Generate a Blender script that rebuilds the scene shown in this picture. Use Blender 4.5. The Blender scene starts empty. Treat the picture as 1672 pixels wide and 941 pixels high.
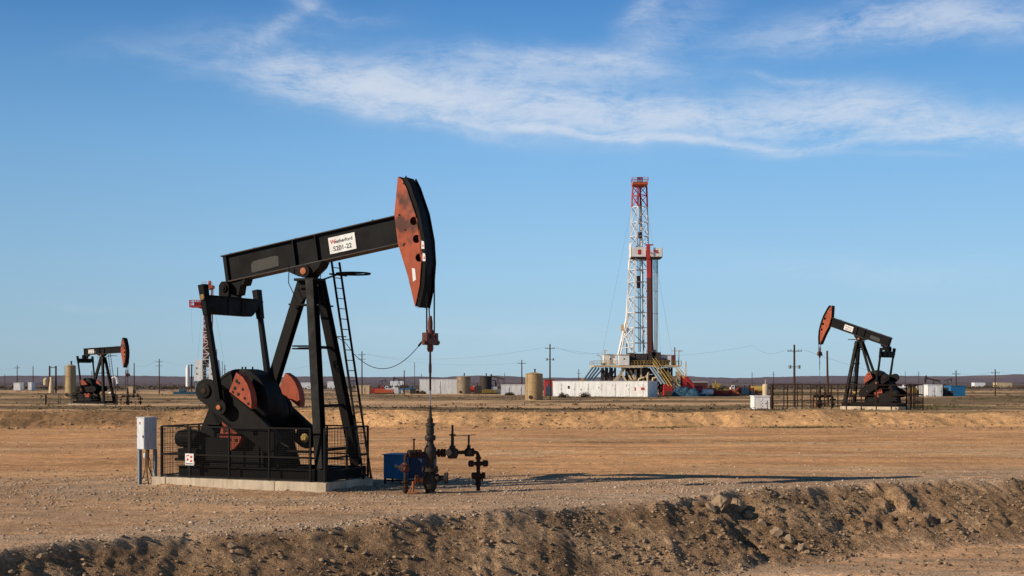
import bpy, bmesh, math, random
import numpy as np
from mathutils import Vector, Matrix
from mathutils.geometry import tessellate_polygon

random.seed(7)
RNG = np.random.default_rng(7)
scn = bpy.context.scene
COL = scn.collection
R = math.radians
F, CX, CY, H = 2200.0, 836.0, 617.0, 3.4          # camera: focal length in photo pixels, horizon, eye height


def G(px, Y):
    """x of a place seen in photo column px at distance Y"""
    return (px - CX) / F * Y


# ------------------------------------------------------------------ mesh builder
class MB:
    def __init__(s):
        s.v = []; s.f = []

    def add(s, vs, fs):
        n = len(s.v)
        s.v.extend([tuple(p) for p in vs]); s.f.extend([tuple(i + n for i in f) for f in fs])
        return s

    def box(s, c, d, rot=None):
        hx, hy, hz = d[0] / 2, d[1] / 2, d[2] / 2
        vs = [Vector((x, y, z)) for x in (-hx, hx) for y in (-hy, hy) for z in (-hz, hz)]
        if rot is not None: vs = [rot @ v for v in vs]
        c = Vector(c)
        return s.add([v + c for v in vs], [(0, 1, 3, 2), (4, 6, 7, 5), (0, 4, 5, 1), (2, 3, 7, 6), (0, 2, 6, 4), (1, 5, 7, 3)])

    def b2(s, lo, hi):
        return s.box([(a + b) / 2 for a, b in zip(lo, hi)], [abs(b - a) for a, b in zip(lo, hi)])

    @staticmethod
    def frame(a, b, up):
        t = (b - a).normalized(); up = Vector(up)
        if abs(t.dot(up.normalized())) > .999: up = Vector((1, 0, 0))
        x = t.cross(up).normalized(); y = x.cross(t).normalized()
        return t, x, y

    def bar(s, a, b, w, h=None, up=(0, 0, 1), w2=None, h2=None):
        """rectangular bar, w across, h along up"""
        a = Vector(a); b = Vector(b); h = h or w
        w2 = w2 or w; h2 = h2 or h
        t, x, y = s.frame(a, b, up)
        vs = []
        for p, ww, hh in ((a, w, h), (b, w2, h2)):
            for i, j in ((-1, -1), (1, -1), (1, 1), (-1, 1)):
                vs.append(p + x * (ww / 2 * i) + y * (hh / 2 * j))
        return s.add(vs, [(0, 1, 2, 3), (7, 6, 5, 4), (0, 4, 5, 1), (1, 5, 6, 2), (2, 6, 7, 3), (3, 7, 4, 0)])

    def ibeam(s, a, b, w, h, t=.03, up=(0, 0, 1)):
        a = Vector(a); b = Vector(b)
        tt, x, y = s.frame(a, b, up)
        s.bar(a + y * (h / 2 - t / 2), b + y * (h / 2 - t / 2), w, t, up)
        s.bar(a - y * (h / 2 - t / 2), b - y * (h / 2 - t / 2), w, t, up)
        s.bar(a, b, t, h - 2 * t - .001, up)
        return s

    def tube(s, pts, r, n=8, cap=True, r2=None):
        pts = [Vector(p) for p in pts]
        vs = []; fs = []
        L = len(pts); prev = None
        for k, p in enumerate(pts):
            t = (pts[min(k + 1, L - 1)] - pts[max(k - 1, 0)]).normalized()
            if prev is None:
                u = Vector((0, 0, 1)) if abs(t.z) < .9 else Vector((1, 0, 0))
                x = t.cross(u).normalized()
            else:
                x = (prev - t * prev.dot(t)).normalized()
            prev = x; y = t.cross(x)
            rr = r if r2 is None else r + (r2 - r) * k / (L - 1)
            for i in range(n):
                an = 2 * math.pi * i / n
                vs.append(p + x * (math.cos(an) * rr) + y * (math.sin(an) * rr))
        for k in range(L - 1):
            for i in range(n):
                j = (i + 1) % n
                fs.append((k * n + i, k * n + j, (k + 1) * n + j, (k + 1) * n + i))
        if cap:
            fs.append(tuple(range(n))[::-1]); fs.append(tuple((L - 1) * n + i for i in range(n)))
        return s.add(vs, fs)

    def lathe(s, prof, c=(0, 0, 0), n=20, axis=(0, 0, 1)):
        """prof: (radius, height) pairs along axis from c"""
        c = Vector(c); t = Vector(axis).normalized()
        u = Vector((1, 0, 0)) if abs(t.x) < .9 else Vector((0, 1, 0))
        x = t.cross(u).normalized(); y = t.cross(x)
        vs = []; fs = []
        for r, h in prof:
            for i in range(n):
                an = 2 * math.pi * i / n
                vs.append(c + t * h + x * (math.cos(an) * r) + y * (math.sin(an) * r))
        for k in range(len(prof) - 1):
            for i in range(n):
                j = (i + 1) % n
                fs.append((k * n + i, k * n + j, (k + 1) * n + j, (k + 1) * n + i))
        fs.append(tuple(range(n))[::-1]); fs.append(tuple((len(prof) - 1) * n + i for i in range(n)))
        return s.add(vs, fs)

    def prism(s, pts, y0, y1, holes=(), fn=None):
        """polygon in x-z plane extruded along y from y0 to y1, with through holes"""
        fn = fn or (lambda x, z, y: (x, y, z))
        loops = [list(pts)] + [list(h) for h in holes]
        flat = [p for l in loops for p in l]
        tris = tessellate_polygon([[Vector((p[0], p[1], 0)) for p in l] for l in loops])
        n = len(flat)
        vs = [fn(p[0], p[1], y0) for p in flat] + [fn(p[0], p[1], y1) for p in flat]
        fs = [tuple(t) for t in tris] + [tuple(i + n for i in t[::-1]) for t in tris]
        o = 0
        for l in loops:
            m = len(l)
            for i in range(m):
                j = (i + 1) % m
                fs.append((o + i, o + j, o + j + n, o + i + n))
            o += m
        return s.add(vs, fs)

    def torus(s, c, r, rr, axis=(0, 0, 1), n=24, m=6, a0=0, a1=2 * math.pi):
        t = Vector(axis).normalized(); u = Vector((1, 0, 0)) if abs(t.x) < .9 else Vector((0, 1, 0))
        x = t.cross(u).normalized(); y = t.cross(x); c = Vector(c)
        pts = [c + x * (math.cos(a0 + (a1 - a0) * i / n) * r) + y * (math.sin(a0 + (a1 - a0) * i / n) * r) for i in range(n + 1)]
        return s.tube(pts, rr, m)

    def build(s, name, mat, parent=None, bevel=0, smooth=True, xf=None):
        me = bpy.data.meshes.new(name)
        vs = s.v if xf is None else [tuple(xf @ Vector(v)) for v in s.v]
        me.from_pydata(vs, [], s.f)
        bm = bmesh.new(); bm.from_mesh(me)
        bmesh.ops.recalc_face_normals(bm, faces=bm.faces)
        bm.to_mesh(me); bm.free()
        if smooth:
            me.shade_smooth(); me.set_sharp_from_angle(angle=R(32))
        me.materials.append(mat)
        o = bpy.data.objects.new(name, me); COL.objects.link(o)
        if parent is not None: o.parent = parent
        if bevel:
            b = o.modifiers.new('bevel', 'BEVEL'); b.width = bevel; b.segments = 2; b.limit_method = 'ANGLE'
        return o


def build_each(mb, name, mat, parent=None, **k):
    """every loose piece of the builder becomes a part of its own"""
    par = list(range(len(mb.v)))
    def find(i):
        while par[i] != i: par[i] = par[par[i]]; i = par[i]
        return i
    for f in mb.f:
        r0 = find(f[0])
        for i in f[1:]: par[find(i)] = r0
    groups = {}
    for f in mb.f: groups.setdefault(find(f[0]), []).append(f)
    out = []
    for fs in groups.values():
        ids = sorted({i for f in fs for i in f}); mp = {i: n for n, i in enumerate(ids)}
        m = MB(); m.v = [mb.v[i] for i in ids]; m.f = [tuple(mp[i] for i in f) for f in fs]
        out.append(m.build(name, mat, parent, **k))
    return out


MB.each = build_each


def tag(o, label=None, cat=None, group=None, kind=None):
    if label: o['label'] = label
    if cat: o['category'] = cat
    if group: o['group'] = group
    if kind: o['kind'] = kind
    return o


def empty(name, loc, rz, label, cat, group=None):
    o = bpy.data.objects.new(name, None); COL.objects.link(o)
    o.location = loc; o.rotation_euler = (0, 0, rz); o.empty_display_size = .3
    return tag(o, label, cat, group)


def copy_tree(o, parent=None):
    c = o.copy(); COL.objects.link(c); c.parent = parent
    for ch in list(o.children): copy_tree(ch, c)
    return c


def circ(cx, cz, r, n=16, a0=0, a1=360, end=False):
    k = n + 1 if end else n
    return [(cx + r * math.cos(R(a0 + (a1 - a0) * i / n)), cz + r * math.sin(R(a0 + (a1 - a0) * i / n))) for i in range(k)]


# ------------------------------------------------------------------ materials
def newmat(name):
    m = bpy.data.materials.new(name); m.use_nodes = True
    nt = m.node_tree; b = nt.nodes['Principled BSDF']
    return m, nt, b


def N(nt, t, **k):
    n = nt.nodes.new(t)
    for a, v in k.items(): setattr(n, a, v)
    return n


def mixc(nt, fac, a, b):
    n = N(nt, 'ShaderNodeMix', data_type='RGBA')
    for sock, val in ((n.inputs[0], fac), (n.inputs[6], a), (n.inputs[7], b)):
        if hasattr(val, 'type') and not isinstance(val, (tuple, list)): nt.links.new(val, sock)
        elif isinstance(val, (int, float)): sock.default_value = val
        else: sock.default_value = (*val, 1) if len(val) == 3 else val
    return n.outputs[2]


def noise(nt, scale, detail=4, rough=.6, vec=None, sc=None, coord='Object', dist=0):
    if vec is None:
        tc = N(nt, 'ShaderNodeTexCoord'); vec = tc.outputs[coord]
    if sc:
        mp = N(nt, 'ShaderNodeMapping'); mp.inputs['Scale'].default_value = sc
        nt.links.new(vec, mp.inputs[0]); vec = mp.outputs[0]
    n = N(nt, 'ShaderNodeTexNoise'); n.inputs['Scale'].default_value = scale
    n.inputs['Detail'].default_value = detail; n.inputs['Roughness'].default_value = rough
    n.inputs['Distortion'].default_value = dist
    nt.links.new(vec, n.inputs['Vector'])
    return n.outputs[0]


def ramp(nt, src, a, b, ca=0., cb=1.):
    n = N(nt, 'ShaderNodeMapRange'); n.interpolation_type = 'SMOOTHSTEP'
    n.inputs['From Min'].default_value = a; n.inputs['From Max'].default_value = b
    n.inputs['To Min'].default_value = ca; n.inputs['To Max'].default_value = cb
    nt.links.new(src, n.inputs['Value'])
    return n.outputs[0]


def paint(name, col, dirt=(.12, .075, .04), dirt_amt=.35, rough=.45, scale=1.5, metal=0., stain=None, stain_amt=.5, spec=.5, drip=True, dthr=.52, dust=0.):
    m, nt, b = newmat(name)
    n1 = noise(nt, scale, 6, .65)
    n2 = noise(nt, scale * 6, 4, .6, sc=(1, 1, .18) if drip else None)
    base = mixc(nt, ramp(nt, n2, .3, .8), [c * .82 for c in col], [min(1, c * 1.15) for c in col])
    if stain:
        ns = noise(nt, scale * .8, 3, .5, sc=(1.1, 1.1, .8))
        base = mixc(nt, ramp(nt, ns, dthr + .02, dthr + .1, 0, stain_amt), base, stain)
    dn = N(nt, 'ShaderNodeMath', operation='MULTIPLY'); nt.links.new(ramp(nt, n1, .42, .75), dn.inputs[0]); dn.inputs[1].default_value = dirt_amt
    base = mixc(nt, dn.outputs[0], base, dirt)
    if dust:
        g_ = N(nt, 'ShaderNodeNewGeometry'); sx_ = N(nt, 'ShaderNodeSeparateXYZ'); nt.links.new(g_.outputs['Normal'], sx_.inputs[0])
        up_ = ramp(nt, sx_.outputs[2], .25, .9, .0, dust)
        st_ = noise(nt, 5, 5, .7, sc=(3.5, 3.5, .22)); st2 = ramp(nt, st_, .56, .72, 0, dust * .45)
        ad = N(nt, 'ShaderNodeMath', operation='MAXIMUM'); nt.links.new(up_, ad.inputs[0]); nt.links.new(st2, ad.inputs[1])
        base = mixc(nt, ad.outputs[0], base, (.13, .09, .06))
    nt.links.new(base, b.inputs['Base Color'])
    nt.links.new(ramp(nt, n1, .3, .8, rough, min(1, rough + .3)), b.inputs['Roughness'])
    b.inputs['Metallic'].default_value = metal
    b.inputs['Specular IOR Level'].default_value = spec
    bp = N(nt, 'ShaderNodeBump'); bp.inputs['Strength'].default_value = .15; bp.inputs['Distance'].default_value = .01
    nt.links.new(n2, bp.inputs['Height']); nt.links.new(bp.outputs[0], b.inputs['Normal'])
    return m


M = {}
M['black'] = paint('black_paint', (.0032, .0032, .0038), dirt=(.025, .018, .012), dirt_amt=.14, rough=.5, scale=1.2, spec=.12, dust=.14)
M['black2'] = paint('black_paint_worn', (.0055, .005, .0052), dirt=(.04, .027, .017), dirt_amt=.2, rough=.5, scale=2.2, spec=.14, dust=.18)
M['flange'] = paint('black_flange_rust_edge', (.012, .011, .011), dirt=(.12, .05, .02), dirt_amt=.5, rough=.55, scale=1.2)
M['red'] = paint('red_orange_paint', (.40, .078, .028), dirt=(.10, .035, .02), dirt_amt=.45, rough=.5, scale=1.3, stain=(.04, .022, .018), stain_amt=.85, dthr=.5, spec=.3)
M['red2'] = paint('red_paint_weight', (.36, .066, .026), dirt=(.09, .03, .02), dirt_amt=.5, rough=.5, scale=2.5, spec=.3)
M['dkred'] = paint('dark_red_paint', (.11, .022, .014), dirt=(.05, .03, .02), dirt_amt=.5, rough=.6, scale=6)
M['hole'] = paint('dark_hole', (.006, .005, .005), rough=.8)
M['rust'] = paint('rusty_iron', (.032, .016, .011), dirt=(.11, .042, .022), dirt_amt=.5, rough=.75, scale=7, spec=.25)
M['dkiron'] = paint('dark_cast_iron', (.022, .018, .015), dirt=(.09, .045, .028), dirt_amt=.6, rough=.62, scale=5, spec=.35)
M['steel'] = paint('polished_rod_steel', (.35, .34, .32), rough=.3, metal=.9)
M['orange'] = paint('orange_valve', (.42, .12, .03), rough=.6, scale=5)
M['concrete'] = paint('concrete', (.56, .47, .35), dirt=(.2, .15, .1), dirt_amt=.6, rough=.9, scale=1.2, spec=.2)
M['sign'] = paint('white_sign', (.8, .79, .77), dirt=(.5, .45, .4), dirt_amt=.3, rough=.5)
M['text'] = paint('dark_lettering', (.03, .02, .025), rough=.6)
M['redtext'] = paint('red_lettering', (.55, .04, .035), rough=.6)
M['fade'] = paint('faded_grey_patch', (.045, .045, .04), dirt=(.1, .09, .075), dirt_amt=.7, rough=.75, scale=8)
M['cab'] = paint('cabinet_grey_white', (.62, .65, .68), dirt=(.35, .28, .22), dirt_amt=.3, rough=.45, scale=2)
M['blueshade'] = paint('shaded_blue_paint', (.008, .03, .09), rough=.5)  # unlit right part of the blue box, its shade put into the colour
M['blue'] = paint('blue_paint', (.012, .16, .36), dirt=(.05, .05, .06), dirt_amt=.5, rough=.45, scale=2.5)
M['yellow'] = paint('yellow_paint', (.42, .27, .06), dirt=(.10, .065, .035), dirt_amt=.8, rough=.6, scale=1)
M['white'] = paint('white_paint', (.82, .82, .81), dirt=(.55, .48, .4), dirt_amt=.22, rough=.5, scale=.4)
M['white2'] = paint('white_mast_paint', (.82, .79, .75), dirt=(.5, .33, .22), dirt_amt=.3, rough=.5, scale=.5)
M['rigred'] = paint('rig_red_paint', (.5, .035, .03), dirt=(.2, .04, .03), dirt_amt=.5, rough=.5, scale=.5)
M['rigorange'] = paint('rig_orange_red', (.5, .09, .025), dirt=(.2, .06, .03), dirt_amt=.5, rough=.5, scale=.7)
M['rigdark'] = paint('rig_dark_machinery', (.04, .032, .028), dirt=(.13, .06, .035), dirt_amt=.6, rough=.7, scale=.7)
M['rigbrown'] = paint('rig_brown_column', (.13, .03, .02), dirt=(.05, .035, .03), dirt_amt=.7, rough=.6, scale=.5)
M['pipe'] = paint('bluish_pipe', (.2, .26, .3), dirt=(.1, .1, .1), dirt_amt=.5, rough=.5, scale=.5)
M['tan'] = paint('tan_tank_paint', (.42, .29, .14), dirt=(.24, .17, .1), dirt_amt=.6, rough=.6, scale=.6)
M['beige'] = paint('beige_tank_paint', (.30, .235, .16), dirt=(.15, .1, .07), dirt_amt=.7, rough=.7, scale=.7)
M['cream'] = paint('cream_paint', (.62, .48, .3), dirt=(.4, .3, .2), dirt_amt=.5, rough=.7, scale=.6)
M['wood'] = paint('weathered_pole_wood', (.09, .055, .035), dirt=(.04, .03, .02), dirt_amt=.5, rough=.9, scale=1.2, spec=.1)
M['wire'] = paint('wire_grey', (.12, .12, .13), rough=.6)
M['tealblue'] = paint('faded_blue_tarp', (.018, .075, .13), dirt=(.03, .05, .07), dirt_amt=.5, rough=.7, scale=.6)
M['glass'] = paint('dark_window', (.02, .025, .03), rough=.15)
M['tyre'] = paint('tyre_rubber', (.02, .02, .02), rough=.85)
M['rock'] = paint('tan_rock', (.33, .235, .155), dirt=(.18, .12, .075), dirt_amt=.7, rough=.95, scale=3, spec=.1, drip=False)
M['ductile'] = paint('olive_drab', (.08, .085, .06), rough=.7)


def leafmat(name, a, b):
    m, nt, bs = newmat(name)
    n = noise(nt, 1.3, 3, .6)
    nt.links.new(mixc(nt, ramp(nt, n, .35, .65), a, b), bs.inputs['Base Color'])
    bs.inputs['Roughness'].default_value = .9; bs.inputs['Specular IOR Level'].default_value = .1
    return m


M['scrub'] = leafmat('scrub_leaves', (.075, .056, .035), (.115, .085, .05))
M['green'] = leafmat('green_weeds', (.06, .075, .025), (.10, .105, .04))
M['drygrass'] = leafmat('dry_grass', (.2, .15, .07), (.12, .105, .05))

# ------------------------------------------------------------------ terrain
_P = RNG.random((257, 257))


def vnoise(x, y):
    xi = np.floor(x).astype(int); yi = np.floor(y).astype(int)
    fx = x - xi; fy = y - yi
    fx = fx * fx * fx * (fx * (fx * 6 - 15) + 10); fy = fy * fy * fy * (fy * (fy * 6 - 15) + 10)
    a = _P[xi & 255, yi & 255]; b = _P[(xi + 1) & 255, yi & 255]
    c = _P[xi & 255, (yi + 1) & 255]; d = _P[(xi + 1) & 255, (yi + 1) & 255]
    return (a + (b - a) * fx) * (1 - fy) + (c + (d - c) * fx) * fy


def fbm(x, y, s, o=4, g=.5, seed=0):
    t = 0; amp = 1; tot = 0
    ca, sa = math.cos(.6), math.sin(.6)
    x = x / s + seed * 17.3; y = y / s + seed * 9.7
    for k in range(o):
        t = t + amp * (vnoise(x, y) * 2 - 1); tot += amp
        x, y = (x * ca - y * sa) * 2.03 + 5.2, (x * sa + y * ca) * 2.03 + 1.3; amp *= g
    return t / tot


def sst(t, a, b):
    t = np.clip((t - a) / (b - a), 0, 1); return t * t * (3 - 2 * t)


CRX = [-40, -9.6, -7.4, -3.9, 0, 4, 6.5, 10.2, 16.9, 40, 80]
CRY = [14, 25.0, 27.7, 30.0, 33.6, 35.6, 38.4, 40.7, 44.3, 57, 70]


def crest(x):
    y = np.interp(x, CRX, CRY)
    return y + .85 * fbm(x, x * 0, 3.6, 3, .5, 3) + .3 * fbm(x, x * 0 + 3, 1.0, 3, .6, 5)


def chunks(x, y, s, seed=0):
    x = x / s + seed * 3.1; y = y / s + seed * 7.7
    xi = np.floor(x).astype(int); yi = np.floor(y).astype(int)
    best = np.full(np.shape(x), 9.); val = np.zeros(np.shape(x))
    for i in (-1, 0, 1):
        for j in (-1, 0, 1):
            a = (xi + i) & 255; b = (yi + j) & 255
            dx = xi + i + _P[a, b] - x; dy = yi + j + _P[b, a] - y
            dd = dx * dx + dy * dy; k = dd < best
            best = np.where(k, dd, best); val = np.where(k, _P[(a * 7 + 3) & 255, (b * 5 + 1) & 255], val)
    return val, np.sqrt(best)


PADS = []      # (x, y, r, z)


def berm_h(x):
    return 1.12 + .26 * fbm(x, x * 0, 9, 3, .5, 11) + .10 * fbm(x, x * 0, 2.4, 2, .5, 61) - .12 * sst(x, 15, 24) - .1 * sst(-x, 20, 30) - 1.0 * sst(x, 36.3, 38.5)


O1X, O1Y = -5.12, 40.86
def ruts(x, y):
    t = 0
    for y0, sl, amp, wl, ph, w in ((47.5, .02, .8, 22, 0, .16), (52.5, -.03, 1.1, 30, 1, .2), (58, .05, 1.6, 40, 2.2, .22), (64.5, -.06, 1.5, 36, .6, .25), (75, .03, 2, 60, 3, .3), (83, .08, 1.6, 50, 4, .3), (33.0, .30, .5, 14, .5, .14)):
        c = y0 + sl * x + amp * np.sin(x / wl * 6.28 + ph)
        for o in (-.85, .85):
            t = t + np.exp(-((y - c - o) / w) ** 2) * (.45 + .55 * sst(fbm(x * .4, y * .2 + y0, 3, 3, .5, 29), -.3, .2))
    # a turning loop around the slab
    r = np.hypot((x + 3.0) / 1.7, y - 42.0)
    for o in (7.2, 8.2): t = t + .8 * np.exp(-((r - o) / .13) ** 2)
    d0 = y - np.interp(x, CRX, CRY)
    return np.clip(t, 0, 1) * sst(d0, .6, 1.6)


def height(x, y):
    x = np.asarray(x, float); y = np.asarray(y, float)
    d = y - crest(x)
    dn = y - np.interp(x, CRX, CRY)
    z = .025 * fbm(x, y, 6, 3, .5, 1) + .008 * fbm(x, y, .6, 3, .5, 2)
    near = sst(y, 60, 50)
    # bank edge lip of loosely graded soil and the bank itself
    lip = .16 * np.exp(-((d - .25) / .55) ** 2) * (.35 + .9 * sst(fbm(x, y, 2.2, 2, .5, 4), -.3, .5))
    t = np.clip(-d / 4.1, 0, 1)
    prof = -1.42 * (t ** .95 * .75 + .25 * (t * t * (3 - 2 * t)))
    on = sst(-d, -.3, .6) * (1 - .85 * sst(-d, 3.2, 4.6))
    lumps = .27 * fbm(x, y, 2.4, 4, .5, 6) + .13 * fbm(x * .8 + y * .6, y * .8 - x * .6, .75, 4, .6, 7)
    ridg = np.abs(fbm(x * 1.0 + .45 * y, y * .35, 1.4, 3, .5, 8)); lumps = lumps - .18 * (ridg < .35) * (.35 - ridg)
    clod = .085 * fbm(x, y, .26, 3, .65, 9)
    rut = .03 * fbm(x * .25 + y * .1, y, .5, 3, .5, 10) * sst(-d, 3.5, 5)
    gul = -.04 * np.exp(-((x - 6.0 - (38 - y) * .35) / .55) ** 2) * sst(-d, 0, .8) * (1 - sst(-d, 3, 4))
    fg = lip + prof + on * (lumps * (.30 + .28 * sst(x, 8, 13)) + clod * .75) + rut + gul
    zone = np.clip(np.exp(-((x - 4.6 - (38 - y) * .55) / 1.5) ** 2) + sst(x, 8.5, 10.5) * (.1 + .9 * sst(fbm(x, y, 2.5, 2, .5, 23), -.2, .3)) * sst(d, -3.4, -2.0) + .12 * sst(fbm(x, y, 2.0, 3, .5, 24), .1, .4), 0, 1)
    wx = x + .25 * fbm(x, y, .7, 3, .6, 25); wy = y + .25 * fbm(x + 9, y, .7, 3, .6, 26)
    v1, b1 = chunks(wx, wy, .75, 1); v2, b2 = chunks(wx * 1.2, wy, .33, 2)
    chunk = (v1 - .45) * (1 - .7 * b1) * .30 + (v2 - .45) * (1 - .7 * b2) * .2
    fg = fg + zone * chunk * sst(-d, -.5, .3) * (1 - sst(-d, 3.3, 4.2))
    fg = fg + .22 * sst(x, 9, 15) * np.exp(-((d + .1) / .9) ** 2) * (.6 + fbm(x, y, 1.6, 3, .5, 27))
    # soil banked against the slab, tyre ruts
    su = (x - O1X) * .9135 - (y - O1Y) * .4067; sv = (x - O1X) * .4067 + (y - O1Y) * .9135
    du = np.maximum(np.maximum(-6.1 - su, su - .25), 0); dv = np.maximum(np.abs(sv) - 1.38, 0); ds = np.hypot(du, dv)
    z = z + (.05 + .07 * fbm(x, y, .8, 3, .5, 28)) * np.exp(-(ds / .35) ** 2) * near
    z = z - .030 * ruts(x, y)
    z = z + fg * near
    # wind-rows of graded soil on the pad
    z = z + .10 * np.clip(fbm(x * .12, y, 1.3, 3, .5, 12), 0, 1) * sst(y, 46, 55)
    z = z + (.10 * np.exp(-((y - 71 - .03 * x) / .8) ** 2) * sst(x, -1, 5) * (1 - sst(x, 12, 22)) * (.5 + fbm(x, y, .9, 3, .6, 22)))
    z = z
    # middle berm
    yb = 92.5 + 1.2 * fbm(x, x * 0, 14, 3, .5, 13) - 2.5 * sst(-x, 18, 34)
    up = np.clip((y - yb) / 3.4, 0, 1)
    bh = berm_h(x)
    slump = fbm(x, y * .35, 2.4, 4, .55, 14)
    zb = bh * (up ** .9) + (.30 * slump + .16 * fbm(x, y, 3.8, 2, .5, 21)) * np.sin(np.pi * np.clip(up * .9 + .05, 0, 1)) ** .7 + .03 * fbm(x, y, .5, 3, .6, 15) * (up > 0)
    back = sst(y, yb + 7, yb + 40)
    zb = zb * (1 - back) - .0 * back
    z = np.where(y > yb, z * (1 - up) + zb, z)
    far = sst(y, 100, 150)
    z = z + far * (.55 * fbm(x * .3, y, 22, 4, .5, 16)) * (1 - sst(y, 350, 600))
    for (px, py, r, pz) in PADS:
        rr = np.hypot((x - px), (y - py)); w = 1 - sst(rr, r * .75, r * 1.25)
        z = z * (1 - w) + pz * w
    # far country
    ff = sst(y, 450, 2500)
    z = z + ff * (2.2 * fbm(x * .4, y, 500, 4, .5, 17)) + 13 * sst(y, 3800, 6500) * (.40 + 1.5 * fbm(x, y * .3, 420, 5, .55, 18)) - 2.0 * sst(y, 300, 1000)
    return z


def hz(x, y): return float(height(np.array([x]), np.array([y]))[0])


# ------------------------------------------------------------------ pumpjack
def text_mesh(s, size, mat, name, parent, mtx, ext=.003):
    cu = bpy.data.curves.new(name, 'FONT'); cu.body = s; cu.size = size; cu.extrude = ext; cu.align_x = 'LEFT'
    cu.offset = size * .018
    o = bpy.data.objects.new(name, cu); COL.objects.link(o)
    dg = bpy.context.evaluated_depsgraph_get()
    me = bpy.data.meshes.new_from_object(o.evaluated_get(dg))
    bpy.data.objects.remove(o)
    me.transform(mtx); me.name = name
    me.materials.clear(); me.materials.append(mat)
    r = bpy.data.objects.new(name, me); COL.objects.link(r); r.parent = parent
    return r


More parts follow.
